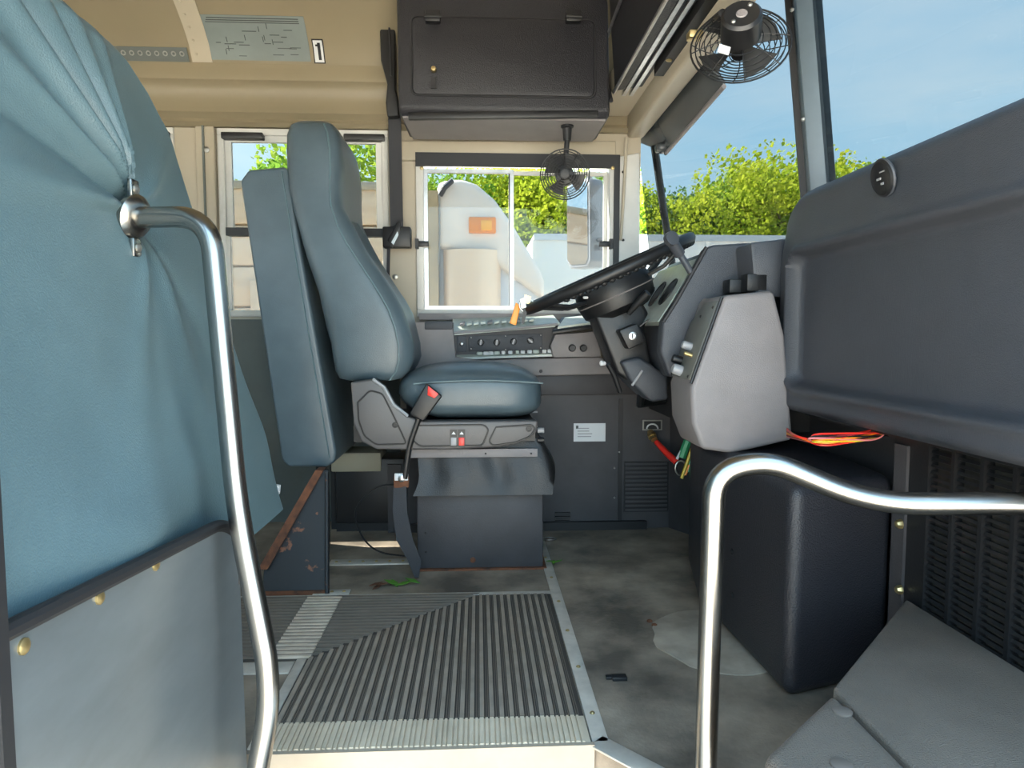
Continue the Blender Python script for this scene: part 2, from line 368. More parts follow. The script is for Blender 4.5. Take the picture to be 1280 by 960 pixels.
strip('trim_floor_track', [(-1.2,1.44),(-.405,1.44)], .05, 'perforated seat track strip on the floor beside the barrier')
strip('trim_floor_track_rear', [(-.46,1.87),(-.36,1.87)], .035, 'short riveted floor plate by the rusty bracket', nscrew=3)
strip('trim_floor_plate', [(-.47,2.12),(-.22,2.12)], .05, 'riveted floor plate under the driver seat', nscrew=6)
# ================================================================== RIBBED MAT
mt = thing('ribbed_floor_mat', 'brown black ribbed rubber floor mat with mitred ribs before the step', 'mat', (-.1,1.5,0))
MB().prism([(-.38,1.14,0),(.195,1.14,0),(.195,1.825,0),(-1.6,1.825,0),(-1.6,1.475,0),(-.38,1.475,0)], (0,0,.004)).build('base', MATB, mt)
def mit(y): return -.38 + (y-1.475)*1.06
lr = MB(); nr = MB(); no = MB()
x = -.376
while x < .188:
    yt = 1.822 if x > mit(1.822) else 1.475+(x+.38)/1.06
    lr.box((x, 1.222, .003), (x+.0085, yt, .0075))
    for o_ in (.0115, .0155): nr.box((x+o_, 1.222, .003), (x+o_+.0018, yt, .0065))
    no.box((x, 1.137, .003), (x+.0075, 1.219, .0085)); no.box((x+.0105, 1.137, .003), (x+.0155, 1.219, .0080))
    x += .0188
lr.build('broad_ribs', MATR, mt, smooth=False, kind='stuff'); nr.build('fine_ribs', MATF, mt, smooth=False, kind='stuff')
MB().box((-.38,1.134,.001),(.195,1.221,.0045)).build('nosing', MATN, mt, label='tan step nosing')
no.build('nosing_ribs', MATN, mt, smooth=False, kind='stuff')
MB().box((-.385,1.127,-.06),(.2,1.136,.006)).build('nosing_lip', MATS['riser_tan'], mt)
cr_ = MB(); sr = MB(); cf = MB(); y = 1.48
while y < 1.82:
    xe = mit(y)
    cr_.box((-1.6, y, .003), (-.468, y+.0085, .0075)); sr.box((-.466, y, .003), (-.374, y+.0085, .0078)); cr_.box((-.372, y, .003), (min(xe, .19), y+.0085, .0075))
    for o_ in (.0115, .0155): cf.box((-1.6, y+o_, .003), (min(mit(y+o_), .19), y+o_+.0018, .0065))
    y += .0188
cr_.build('cross_ribs', mat('mat_rib_dark', (.20,.165,.13), .6, var=.3, vscale=18), mt, smooth=False, kind='stuff'); cf.build('fine_cross_ribs', MATF, mt, smooth=False, kind='stuff')
MB().box((-.466,1.477,.003),(-.374,1.823,.0060)).build('standee_line', MATW, mt, label='dusty white line across the aisle mat')
sr.build('standee_line_ribs', MATW, mt, smooth=False, kind='stuff')
# worn round plate, leaf debris
pl = MB().prism([Vector((.56+.15*math.cos(a_*R(12))*(1+.05*math.sin(a_*1.7)), 1.53+.17*math.sin(a_*R(12)), 0)) for a_ in range(30)], (0,0,.003)).build('floor_plate', FLOORP, bevel=.001)
pl['label'] = 'worn pale round patch on the floor beside the engine cover'; pl['category'] = 'floor patch'
for i, (px, py) in enumerate(((812,776),(818,781))): screw(pl, Q(px, py, z=.003), (0,0,1), .007, RUST)
def leaf(name, p, label, m, cat, s=.02, n=4):
    mb = MB()
    for i in range(n):
        a_ = random.uniform(0, 6.3); c = Vector(p)+Vector((random.uniform(-s,s)*1.5, random.uniform(-s,s)*.5, .001+.003*i)); d = Vector((math.cos(a_), math.sin(a_), .15))*s; nn = Vector((-d.y, d.x, 0))*.4
        mb.prism([c-d, c+nn, c+d, c-nn], (0,0,.0012))
    o = mb.build(name, m); o['label'] = label; o['category'] = cat
LEAF = mat('fresh_leaf', (.08,.22,.02), .6)
leaf('leaf_scrap', Q(505,730,z=.002), 'green leaf scraps on the floor under the hanging belt', LEAF, 'leaf', .026, 5)
leaf('leaf_scrap', Q(690,704,z=.006), 'green leaf scrap beside the aluminium aisle strip', LEAF, 'leaf', .016, 3)
leaf('rust_flake', Q(482,733,z=.002), 'brown rust flakes on the floor beside the leaf scraps', RUST, 'debris', .02, 4)
o = MB().box(Q(758,850,z=0), Q(768,846,z=0)+Vector((0,0,.006))).box(Q(766,852,z=0), Q(782,846,z=0)+Vector((0,0,.008))).build('plastic_clip', BLACK, bevel=.001); o['label'] = 'small black plastic clip lying on the worn floor'; o['category'] = 'clip'
o = MB().tube([Vector(Q(687,674,z=.006))+Vector((.022*math.cos(i*.5236), .014*math.sin(i*.5236), .002)) for i in range(12)], .0025, 6, closed=True).build('steel_ring', ALU); o['label'] = 'small steel ring on the floor beside the seat pedestal'; o['category'] = 'ring'
# ================================================================== NEAR BARRIER
br = thing('entrance_barrier', 'large blue vinyl padded barrier beside the entrance steps', 'barrier', (-.45,1.0,0))
def plane_x(z): return -.412 - .235*(z-.386)
outl = [(1.445,.36),(1.435,.50),(1.425,.65),(1.415,.80),(1.405,.95),(1.395,1.03),(1.375,1.10),(1.34,1.155),(1.29,1.19),(1.23,1.21),(1.15,1.222),(1.0,1.23),(.8,1.232),(.5,1.232)]
def ztop(y):
    pts = outl[::-1]
    for (a, za), (b, zb) in zip(pts, pts[1:]):
        if a <= y <= b: return za+(zb-za)*(y-a)/(b-a)
    return .36
pc = Q(168, 268, x=-.545); NY, NZ = 230, 200
folds = [(R(118), .10, .014, .50), (R(136), .09, .018, .60), (R(152), .08, .013, .7), (R(100), .07, .012, .45), (R(84), .06, .008, .4), (R(180), .10, .010, .5), (R(165), .06, -.008, .5), (R(-88), .16, .009, .3), (R(-62), .16, -.004, .3), (R(-120), .12, .006, .4), (R(40), .14, .006, .4), (R(128), .05, -.010, .5), (R(108), .05, -.008, .5)]
def dispv(y, z):
    dy, dz = pc.y-y, z-pc.z                      # angle: 0 toward far edge, 90 up
    r_ = math.hypot(dy, dz); th = math.atan2(dz, -dy)
    d = -.022*math.exp(-(r_/.05)**2)
    for a_, wd, am, rl in folds:
        q = (th-a_+math.pi) % (2*math.pi) - math.pi
        d += 1.9*am*math.exp(-(q/wd)**2)*min(1, r_/.11)*math.exp(-r_/rl)
    d += .012*math.exp(-((z-.52)/.08)**2) + .004*math.sin(y*9+z*5)
    d += .02*math.exp(-((z-.47)/.05)**2)*math.exp(-((y-.82)/.16)**2)
    return d
rings = []
for i in range(NY+1):
    s_ = i/NY; row = []
    for k in range(NZ+1):
        t_ = k/NZ
        ze = .36 + .87*t_
        # width shrinks round the top far corner
        ymax = 1.445
        for (ya, za), (yb, zb) in zip(outl, outl[1:]):
            if za <= ze <= zb and zb > za: ymax = ya+(yb-ya)*(ze-za)/(zb-za); break
        y_ = .5 + (ymax-.5)*s_
        edge = min(ymax-y_, (1.232-ze)*1.0)
        edge2 = max(0, 1-edge/.05)
        row.append(Vector((plane_x(ze)+dispv(y_, ze)*min(1, edge/.06+.15) - .035*edge2**2.2, y_, ze)))
    rings.append(row)
mbv = MB().loft(rings, cap=False, closed=False)
cover = mbv.build('vinyl_cover', VINYL, br, ang=80)
MB().prism([(plane_x(z)-.03, y, z) for y, z in outl] + [(plane_x(.36)-.03, .5, .36)], (-.07,0,-.0)).build('padded_back', VINYL, br, bevel=.02, segs=3)
MB().prism([Q(333,603,y=1.44), Q(351,606,y=1.44), Q(350,617,y=1.44), Q(333,618,y=1.44)], (0,-.012,0)).build('cover_tail', STICK, br)
brk = MB().prism([Q(318,622,y=1.42), Q(336,614,y=1.42), Q(337,627,y=1.42), Q(318,641,y=1.42)], (0,.015,0)).build('bracket', BLACK, br)
screw(brk, Q(328,622,y=1.418), (0,-1,0), .006)
# seam up the far side
MB().tube([Vector((plane_x(z)-.012, y-.03, z)) for y, z in outl[:9]], .0016, 5).build('seam', VINYL2, br)
# lower metal panel with rubber edge
ZP = lambda y: .425 + (1.1-y)*.09
px_ = -.395
top = [(.50, ZP(.5)), (1.04, ZP(1.04)), (1.085, .415), (1.108, .385), (1.118, .34), (1.125, -.05), (.50, -.05)]
pn = MB().prism([(px_, y, z) for y, z in top], (-.012,0,0)).build('kick_panel', PANEL, br)
ep = pathr([Vector((px_, .50, ZP(.5))), Vector((px_, 1.05, ZP(1.05))), Vector((px_, 1.118, .39)), Vector((px_, 1.120, .31))], .06, 6)
MB().tube(ep, .009, 10).build('rubber_edge', RUBBER, pn)
for px, py in ((30,808),(125,747),(195,706),(246,672)): screw(pn, Q(px, py, x=px_+.001), (1,0,0), .0075, BRASS)
MB().box((-.42,.548,-.05),(-.386,.562,.72)).build('door_seal', RUBBER, br)
# grab pole at the barrier
gp = thing('grab_pole', 'bent chrome grab pole fixed to the blue barrier', 'grab pole', Q(322,960,y=.95))
fp = Q(172, 272, y=1.065)
pp = [fp, Q(232,284,y=1.05), Q(262,315,y=1.04), Q(300,650,y=1.0), Q(341,862,y=.96), Q(318,985,y=.95), Q(312,1060,y=.95)]
pole = MB().tube(pathr([fp, Q(262,270,y=1.04), Q(297,640,y=1.0), Q(341,862,y=.96), Q(318,985,y=.95), Q(309,1080,y=.95)], .075, 8), .0158, 16)
pole.build('tube', CHROME, gp)
ax = (Q(232,284,y=1.05)-fp).normalized()
MB().lathe([(-.012,.0),(-.012,.032),(-.004,.034),(.004,.026),(.006,.017)], fp+ax*.002, ax, 24).build('flange', CHROME, gp)
for dz in (.042, -.045):
    e_ = MB().box((-.004,-.012,-.014),(.003,.012,.014)).xf(Matrix.Translation(fp+Vector((-.004-.0*dz,0,dz)))).build('flange_ear', CHROME, gp, bevel=.002)
    screw(e_, fp+Vector((.0,0,dz)), (1,0,0), .007, STEEL)
# right hand rail
hr = thing('hand_rail', 'bent steel hand rail before the dashboard', 'hand rail', (.345,.98,0))
MB().tube(pathr([(.345,.98,0), Q(893,590,y=.98), Q(960,575,y=.98), Q(1090,630,y=.95), Q(1290,629,y=.90), Q(1420,640,y=.87)], .07, 8), .0165, 16).build('tube', CHROME, hr)
MB().lathe([(0,.035),(.004,.035),(.006,.018)], (.345,.98,0), (0,0,1), 20).build('floor_flange', STEEL, hr)
# ================================================================== DRIVER-SIDE BARRIER
db = thing('driver_barrier', 'blue grey vinyl padded barrier behind the driver seat', 'barrier', (-.5,2.3,0))
pol = [Q(300,226,y=2.06), Q(310,212,y=2.06), Q(356,208,y=2.06), Q(362,214,y=2.06), Q(372,290,y=2.06), Q(420,565,y=2.06), Q(418,578,y=2.06), Q(408,584,y=2.06), Q(360,584,y=2.06), Q(352,575,y=2.06)]
MB().prism(pol, (0,.53,0)).build('pad', VINYL2, db, bevel=.016, segs=4)
MB().tube([p+Vector((.0,-.001,0)) for p in (Q(352,214,y=2.06), Q(366,300,y=2.06), Q(412,572,y=2.06))], .002, 5).build('seam', VINYL, db)
rb = MB().prism([Q(402,588,y=1.98), Q(410,588,y=1.98), Q(409,742,y=1.86), Q(328,742,y=1.86), Q(330,712,y=1.88)], (0,.012,0)).build('bracket', RUSTB, db, label='rusty black triangular steel bracket')
MB().prism([Q(394,588,y=1.97), Q(404,588,y=1.97), Q(334,712,y=1.87), Q(322,712,y=1.87)], (0,.05,0)).build('bracket_flange', RUST, rb)
MB().box(Q(325,745,z=0), Q(410,738,z=0)+Vector((0,0,.012))).build('foot_plate', RUST, rb)
MB().tube([Q(409,590,y=1.965), Q(409,742,y=1.85)], .006, 6).build('bracket_edge', RUSTB, rb)
# frame of the barrier
for yy in (2.30, 2.52): MB().box((-.545,yy-.02,0),(-.51,yy+.02,.36)).build('frame_leg', BLACK, db)
# passenger bench behind it
bs = thing('bench_seat', 'green grey passenger bench seat behind the driver barrier', 'bench seat', (-1.55,2.25,0))
MB().sq((-1.37,2.24,.40), (.22,.33,.065), .3, .3).build('cushion', GREEN, bs)
MB().sq((-1.66,2.24,.68), (.06,.33,.34), .3, .3, fn=lambda p: Vector((p.x-.2*(p.z-.4), p.y, p.z))).build('backrest', GREEN, bs)
for yy in (1.97, 2.48): MB().tube(pathr([(-1.21,yy,0),(-1.21,yy,.34),(-1.57,yy,.34),(-1.57,yy,0)], .04), .013, 8).build('leg', STEEL, bs)
# heater box under the seat and loose cable
hx = thing('heater_box', 'black heater box with pale lid on the floor behind the driver seat', 'heater', (-.35,2.5,0))
MB().box((-.52,2.46,.03),(-.27,2.60,.27)).build('body', BLACK, hx, bevel=.008)
MB().box(Q(414,590,y=2.45), Q(476,566,y=2.45)+Vector((0,.15,0))).build('lid', mat('pale_khaki', (.34,.32,.24), .6), hx, bevel=.004)
MB().box((-.33,2.445,.0),(-.28,2.46,.25)).build('side_plate', DARK, hx)
MB().box((-.52,2.47,0),(-.27,2.60,.03)).build('foot', BLACK, hx)
cb = MB().tube(pathr([Q(508,606,y=2.03), Q(470,606,y=2.05), Q(438,640,y=2.06), Q(462,690,y=2.06), Q(523,697,y=2.04)], .09, 8), .003, 6).build('cable', BLACK)
cb['label'] = 'thin black cable looping beside the seat pedestal'; cb['category'] = 'cable'
# ================================================================== DRIVER SEAT
ds = thing('suspension_seat', 'high backed blue vinyl driver seat on a black suspension base', 'driver seat', (0,2.25,0))
rows = [(1.352,-.525,-.455,.11),(1.347,-.545,-.435,.16),(1.33,-.556,-.418,.195),(1.30,-.562,-.405,.215),(1.25,-.562,-.397,.225),(1.20,-.562,-.395,.23),(1.15,-.558,-.398,.232),(1.09,-.545,-.395,.235),(1.03,-.53,-.375,.24),(.98,-.517,-.35,.243),(.93,-.503,-.318,.245),(.88,-.488,-.285,.247),(.836,-.475,-.257,.248),(.79,-.465,-.232,.248),(.74,-.455,-.215,.247),(.69,-.447,-.205,.245),(.643,-.438,-.205,.24),(.61,-.43,-.215,.235),(.583,-.42,-.235,.225),(.575,-.40,-.26,.20)]
rings = []
for z, xb, xf_, hw in rows:
    rg_ = []; cx, hx_ = (xb+xf_)/2, (xf_-xb)/2
    for k in range(48):
        th = 2*math.pi*k/48; c_, s_ = math.cos(th), math.sin(th)
        xx = cx+hx_*math.copysign(abs(c_)**.42, c_); yy = 2.25+hw*math.copysign(abs(s_)**.30, s_); yy = 2.25+(yy-2.25)*.92-.018
        if c_ > 0: xx += .018*math.exp(-((abs(yy-2.25)-.20)/.05)**2) * (1 if z < 1.05 else .2) - .02*math.exp(-((yy-2.25)/.12)**2)*(1 if z < 1.05 else 0)
        xx += .0035*math.sin(z*37+yy*22)*(1 if z < .75 else .3)
        rg_.append((xx, yy, z + (.006*math.sin(yy*25) if z < .6 else 0)))
    rings.append(rg_)
back = MB().loft(rings).build('backrest', VINYL2, ds, ang=70)
sm = []
for z, xb, xf_, hw in rows[2:-1]: sm.append((xf_-.028, 2.232-hw*.92-.0005, z))
MB().tube(sm, .0025, 6).build('side_seam', VINYL, back)
MB().tube([(xf_, 2.232+dy_*.92, 1.075-.10*abs(dy_)) for dy_, xf_ in ((-.235,-.425),(-.22,-.395),(-.15,-.388),(0,-.386),(.15,-.388),(.22,-.395))], .0025, 6).build('cross_seam', VINYL, back)
def cush(p):
    q = p.copy(); q.z += .02*(1-((p.x+.03)/.25)**2) * (1 if p.z > .53 else .2)
    if p.x < -.12 and p.z < .52: q.z += .03*(-.12-p.x)/.12
    return q
seat = MB().sq((-.025,2.217,.532), (.222,.217,.078), .6, .4, 28, 56, cush).build('cushion', VINYL2, ds, ang=80)
for zz in (.572,): MB().tube([(x_, 1.993+.004*abs(x_), zz+.012*(1-(x_/.22)**2)) for x_ in [-.19+.38*i/16 for i in range(17)]], .0025, 6).build('piping', VINYL, seat)
YS = 1.972
oln = [(438,478),(468,474),(480,484),(492,505),(508,520),(530,527),(672,526),(671,541),(655,551),(625,559),(560,562),(470,562),(452,552),(442,530)]
tp = MB().prism([Q(a_, b_, y=YS) for a_, b_ in oln], (0,.05,0)).build('side_trim', mat('seat_trim_grey', (.098,.092,.092), .42, bump=.2, bscale=400), ds, bevel=.006, segs=3)
MB().box((-.37,2.02,.40),(.17,2.43,.455)).build('seat_pan', BLACK, ds)
def inset(pts, nm='trim_groove'):
    P = [Q(a_, b_, y=YS-.001) for a_, b_ in pts]; P = pathr(P+[P[0]], .01, 3)
    MB().tube(P[:-1], .0026, 6, closed=True).build(nm, BLACK, tp)
inset([(447,503),(462,488),(478,492),(492,520),(508,555),(470,556),(455,545),(448,525)])
inset([(520,532),(605,531),(611,537),(603,557),(525,558),(515,550)])
inset([(620,534),(664,531),(669,535),(664,545),(645,553),(616,557),(611,552)])
for a_, b_ in ((494,531),(661,536)): MB().lathe([(0,.009),(.004,.009),(.004,.006),(.002,.005),(.002,0)], Q(a_, b_, y=YS), (0,-1,0), 16).build('bolt', BLACK, tp)
MB().tube([Q(a_, b_, y=YS-.003) for a_, b_ in ((466,474),(480,484),(492,506),(510,520))], .005, 8).build('trim_lip', GREYK, tp)
for a_, m_ in ((567, GREYK), (577, RED)):
    hs = MB().box(Q(a_-4.5,537,y=YS-.003), Q(a_+4.5,559,y=YS-.003)+Vector((0,.006,0))).build('rocker_housing', BLACK, tp)
    MB().box(Q(a_-3.5,547,y=YS-.005), Q(a_+3.5,557,y=YS-.005)+Vector((0,.006,0))).build('rocker', m_, hs, bevel=.001)
    MB().prism([Q(a_-2.5,543,y=YS-.004), Q(a_+2.5,543,y=YS-.004), Q(a_,539.5,y=YS-.004)], (0,.003,0)).build('symbol', STICK, hs)
for dz in (538, 550): MB().cyl(Q(672,dz,y=2.03), Q(680,dz,y=2.03), .008, 10).build('adjust_knob', GREYK if dz < 545 else BLACK, ds)
# suspension skirt
rings = []
for t_ in range(9):
    z = .405-.165*t_/8; rg_ = []; xl, xr_ = -.165-.03*t_/8-.008*math.sin(t_*.8), .185+.035*t_/8+.018*math.sin(t_/8*3.1)
    y0_ = 2.035-.035*t_/8; pts = []
    for k in range(24): pts.append((xl+(xr_-xl)*k/24, y0_ + (.006*math.sin(k*.5+t_*.15)+.003*math.sin(k*1.1-t_*.3))*math.sin(t_/8*3.0)))
    for k in range(16): pts.append((xr_+.014*math.sin(k*.8)*math.sin(t_/8*3.14), y0_+(2.44-y0_)*k/16))
    for k in range(12): pts.append((xr_-(xr_-xl)*k/12, 2.44))
    for k in range(12): pts.append((xl, 2.44-(2.44-y0_)*k/12))
    rings.append([(a_, b_, z) for a_, b_ in pts])
MB().loft(rings).build('suspension_skirt', mat('black_vinyl', (.010,.0095,.010), .42, bump=.3, bscale=300), ds, ang=70)
rl = MB().box(Q(512,562,y=2.01), Q(672,571,y=2.01)+Vector((0,.03,0))).build('skirt_rail', DASH2, ds, bevel=.001)
for a_ in (607, 664): screw(rl, Q(a_,567,y=2.009), (0,-1,0), .003, BLACK)
pd = MB().box((-.188,2.04,.004),(.197,2.42,.235)).build('pedestal', DARK, ds, bevel=.006)
MB().box((-.20,2.03,0),(.207,2.43,.006)).build('pedestal_foot', RUST, ds)
for a_, b_ in ((532,666),(532,690)): screw(pd, Q(a_, b_, y=2.04), (0,-1,0), .004, BLACK)
screw(pd, Q(591,700,y=2.04), (0,-1,0), .009, RUST)
# buckle
bk = thing('seat_belt_buckle', 'black seat belt buckle with red button beside the seat cushion', 'belt buckle', Q(504,600,y=1.95))
a_, b_ = Q(519,522,y=1.945), Q(540,486,y=1.945); d_ = (b_-a_).normalized(); n_ = Vector((d_.z, 0, -d_.x))
MB().prism([a_-n_*.020, a_+n_*.026, b_+n_*.036+d_*-.004, b_-n_*.022+d_*.006], (0,.025,0)).build('housing', BLACK, bk, bevel=.005, segs=3)
MB().prism([b_-n_*.014+d_*.002, b_+n_*.024-d_*.003, b_+n_*.020-d_*.020, b_-n_*.002-d_*.022], (0,-.004,0)).build('button', RED, bk, bevel=.0015)
MB().tube(pathr([Q(524,522,y=1.96), Q(512,556,y=1.965), Q(506,598,y=1.97)], .03), .008, 10).build('stalk', BLACK, bk)
MB().box(Q(492,610,y=1.972), Q(511,595,y=1.972)+Vector((0,.012,0))).build('anchor_plate', RUST, bk, bevel=.002)
MB().box(Q(493,601,y=1.969), Q(510,592,y=1.969)+Vector((0,.012,0))).build('anchor_cap', STICK, bk, bevel=.002)
screw(bk, Q(502,598,y=1.967), (0,-1,0), .011, ALU, 'anchor_bolt')
c_ = [Q(500,608,y=1.975), Q(500,640,y=1.965), Q(506,675,y=1.95), Q(518,700,y=1.95), Q(521,722,y=1.945)]
wds = [.019, .021, .024, .020, .006]
MB().loft([[p+Vector((-w_,0,0)), p+Vector((w_,-.004,0)), p+Vector((w_,-.001,0)), p+Vector((-w_,.003,0))] for p, w_ in zip(c_, wds)]).build('belt_tail', mat('belt_webbing', (.022,.023,.028), .55, bump=.4, bscale=700), bk)
# ================================================================== SHOULDER BELT
sb = thing('shoulder_belt', 'black shoulder belt hanging on the pillar behind the driver window', 'seat belt', Q(492,300,y=2.56))
MB().prism([Q(x_, y_, y=2.50) for x_, y_ in ((474,14),(482,10),(490,20),(494,30),(494,110),(498,125),(499,145),(484,146),(482,128),(484,105),(476,75))], (0,.05,0)).build('height_adjuster', BLACK, sb, bevel=.006, segs=3)
MB().tube([Q(486,25,y=2.498), Q(488,60,y=2.498), Q(489,95,y=2.498)], .004, 6).build('rail', RUBBER, sb)
MB().prism([Q(485,140,y=2.53), Q(501,140,y=2.53), Q(504,288,y=2.55), Q(488,288,y=2.55)], (0,.004,0)).build('webbing', MATS['belt_webbing'], sb)
rt = MB().box(Q(478,309,y=2.53), Q(513,283,y=2.53)+Vector((0,.05,0))).build('retractor', BLACK, sb, bevel=.006)
MB().prism([Q(x_, y_, y=2.525) for x_, y_ in ((484,300),(497,276),(501,277),(500,290),(490,310))], (0,.01,0)).build('tongue', BLACK, sb, bevel=.002)
MB().prism([Q(x_, y_, y=2.523) for x_, y_ in ((489,303),(497,289),(498,294),(492,306))], (0,.003,0)).build('tongue_blade', CHROME, sb)
MB().prism([Q(484,306,y=2.57), Q(488,306,y=2.57), Q(487,345,y=2.58), Q(483,345,y=2.58)], (0,.004,0)).build('webbing_tail', MATS['belt_webbing'], sb)
# ================================================================== OVERHEAD CABINETS
oc = thing('overhead_cabinet', 'black overhead cabinet with hinged door above the driver window', 'cabinet', (.08,2.45,1.42))
yb = 2.30
MB().prism([(-.262,2.32,1.87),(-.258,2.30,1.80),(-.256,2.272,1.452),(-.254,2.29,1.432),(-.25,2.57,1.438),(-.25,2.565,1.62),(-.262,2.53,1.73),(-.262,2.45,1.80)], (.69,0,0)).build('body', BLACKG, oc, bevel=.010, segs=3)
MB().prism([(-.245,2.30,1.426),(.425,2.30,1.426),(.425,2.565,1.432),(-.235,2.565,1.432)], (0,0,.008)).build('underside', DASH2, oc)
def rrect(x0, x1, z0, z1, r, n=5):
    pts = []
    for cx, cz, a0 in ((x1-r,z1-r,0),(x0+r,z1-r,90),(x0+r,z0+r,180),(x1-r,z0+r,270)):
        for i in range(n+1): pts.append((cx+r*math.cos(R(a0+90*i/n)), cz+r*math.sin(R(a0+90*i/n))))
    return pts
def fy(z): return 2.30-(1.80-z)*.0758
a_, b_ = Q(516,118,y=2.28), Q(743,24,y=2.28)
rp_ = rrect(a_.x, b_.x, a_.z, b_.z, .02)
dr = MB().prism([(x_, fy(z_)-.006, z_) for x_, z_ in rp_], (0,.012,0)).build('door', BLACKG, oc, bevel=.003)
MB().tube([(x_, fy(z_)-.002, z_) for x_, z_ in rrect(a_.x-.004, b_.x+.004, a_.z-.004, b_.z+.004, .022)], .0035, 6, closed=True).build('door_gasket', RUBBER, oc)
for px in (541, 717):
    p = Q(px, 20, y=2.27); hg = MB().box(p+Vector((-.024,-.006,-.018)), p+Vector((.024,.02,.018))).build('hinge', BLACK, oc, bevel=.004)
    MB().cyl(p+Vector((-.026,-.008,-.004)), p+Vector((.026,-.008,-.004)), .006, 10).build('hinge_pin', BLACK, hg)
lt = MB().lathe([(0,.010),(.004,.010),(.012,.007),(.013,0)], Q(542,87,y=2.262), (0,-1,0), 14).build('latch_knob', BRASS, dr)
MB().box(Q(539,110,y=2.262), Q(545,96,y=2.262)+Vector((0,.006,0))).build('latch_bar', BLACK, dr)
MB().prism([Q(510,140,y=2.272), Q(748,137,y=2.272), Q(748,146,y=2.272), Q(510,149,y=2.272)], (0,.02,0)).build('lower_lip', BLACK, oc, bevel=.004)
fc = thing('front_cabinet', 'black overhead cabinet running along the windscreen header', 'cabinet', (.45,1.6,1.52))
MB().prism([(.45,2.28,1.515),(.60,2.28,1.54),(.60,2.28,1.93),(.42,2.28,1.93)], (0,-1.75,0)).build('body', BLACKG, fc, bevel=.006)
MB().tube([(.448,2.28,1.512),(.448,.6,1.512)], .006, 8).build('edge_trim', ALU, fc)
MB().tube(pathr([Q(754,82,x=.435), Q(753,62,x=.435), Q(776,0,x=.43), Q(800,-70,x=.43)], .03), .006, 8).build('door_edge', ALU, fc)
MB().tube(pathr([Q(752,64,x=.437), Q(757,95,x=.437), Q(764,126,x=.44)], .03), .007, 8).build('door_gasket', RUBBER, fc)
# ---- notice plate and number sticker on the roof
def roofquad(x0, x1, t0, t1, off, nseg=6, sk=0):
    rings = []
    for i in range(nseg+1):
        t_ = t0+(t1-t0)*i/nseg; p, n, t = on_roof(0, t_); q = Vector((0, p.y, p.z))+n*off; s_ = sk*i/nseg
        rings.append([Vector((x0+s_,0,0))+q, Vector((x1+s_,0,0))+q, Vector((x1+s_,0,0))+q+n*.0015, Vector((x0+s_,0,0))+q+n*.0015])
    return MB().loft(rings)
np_ = roofquad(-.95, -.60, .012, .165, .001).build('notice_plate', PLATE); np_['label'] = 'grey printed notice plate on the ceiling curve'; np_['category'] = 'notice'
for i in range(3): roofquad(-.94+.004*i, -.62, .138+.008*i, .1405+.008*i, .0022, 1).build('print_line', INK, np_)
for i in range(26):
    xx = random.uniform(-.93, -.63); t_ = random.uniform(.025, .12); l_ = random.uniform(.01, .05)
    if i % 3: roofquad(xx, min(xx+l_, -.61), t_, t_+.002, .0022, 1).build('print_line', INK, np_)
    else: roofquad(xx, xx+.002, t_, t_+.018, .0022, 1).build('print_mark', INK, np_)
ns = roofquad(-.588, -.548, .006, .088, .001).build('number_sticker', BLACK); ns['label'] = 'white number 1 sticker beside the notice plate'; ns['category'] = 'sticker'
roofquad(-.584, -.552, .010, .084, .0018).build('sticker_face', STICK, ns)
dg = MB()
for q in ((-.570,-.560,.018,.076),(-.577,-.570,.064,.070)): m_ = roofquad(*q, .0034, 2); dg.add(m_.v, m_.f)
dg.build('digit', BLACK, ns)
# ================================================================== SIDE CONSOLE
cs = thing('side_console', 'grey moulded side console with switches under the driver window', 'console', (.1,2.5,0))
YC = 2.42
MB().box((-.26,2.46,0),(.74,2.60,.56)).build('kick_wall', DARK, cs)
MB().box((-.26,YC+.02,.50),(.62,2.60,.575)).build('waist_band', DARK, cs, bevel=.003)
A = lambda a_, b_, y=YC: Q(a_, b_, y=y)
MB().prism([A(515,402), A(566,402), A(570,446), A(600,450), A(750,446), A(765,455), A(765,468), A(515,474)], (0,.18,0)).build('body', DASH2, cs, bevel=.006, segs=3)
MB().box((-.19,YC-.004,.735),(-.09,2.60,.765)).build('armrest', DASH, cs, bevel=.006)
screw(cs, A(676,464,YC-.002), (0,-1,0), .006, BLACK)
# upper tray sloping back to the window, with its lip and rocker switches
MB().prism([A(566,415,2.44), A(700,404,2.44), A(690,392,2.58), A(566,396,2.58)], (0,0,-.012)).build('switch_deck', LIGHTG, cs)
for i in range(11):
    p = Q(578+i*8.6, 408-i*.55, y=2.49)
    MB().prism([p+Vector((-.009,-.022,0)), p+Vector((.009,-.022,.004)), p+Vector((.009,.022,.012)), p+Vector((-.009,.022,.006))], (0,0,.008)).build('rocker_switch', LIGHTG if i % 4 else DASH2, cs, bevel=.0015)
MB().tube([A(567,416,2.435), A(640,411,2.435), A(697,405,2.435)], .005, 8).build('deck_lip', GREYK, cs)
MB().prism([A(568,416,2.45), A(698,405,2.45), A(684,444,2.45), A(570,446,2.45)], (0,.03,0)).build('recess', DARK, cs)
sw = MB().prism([A(586,420,2.445), A(678,417,2.445), A(678,437,2.445), A(586,439,2.445)], (0,.01,0)).build('knob_panel', DASH, cs, bevel=.002)
for px, py in ((601,428),(621,428),(642,427),(663,426)):
    k = MB().lathe([(0,.012),(.010,.011),(.014,.009),(.014,0)], A(px, py, 2.445), (0,-1,0), 18).build('knob', BLACK, sw)
    c = A(px, py, 2.430); MB().box((-.003,-.004,-.010),(.003,.004,.010)).xf(Matrix.Translation(c) @ Matrix.Rotation(R(random.choice((20,-50,10))), 4, 'Y')).build('knob_grip', GREYK, k)
for px, py in ((589,422),(676,419),(589,436),(676,435),(632,420),(632,437)): screw(sw, A(px, py, 2.444), (0,-1,0), .0025, STEEL)
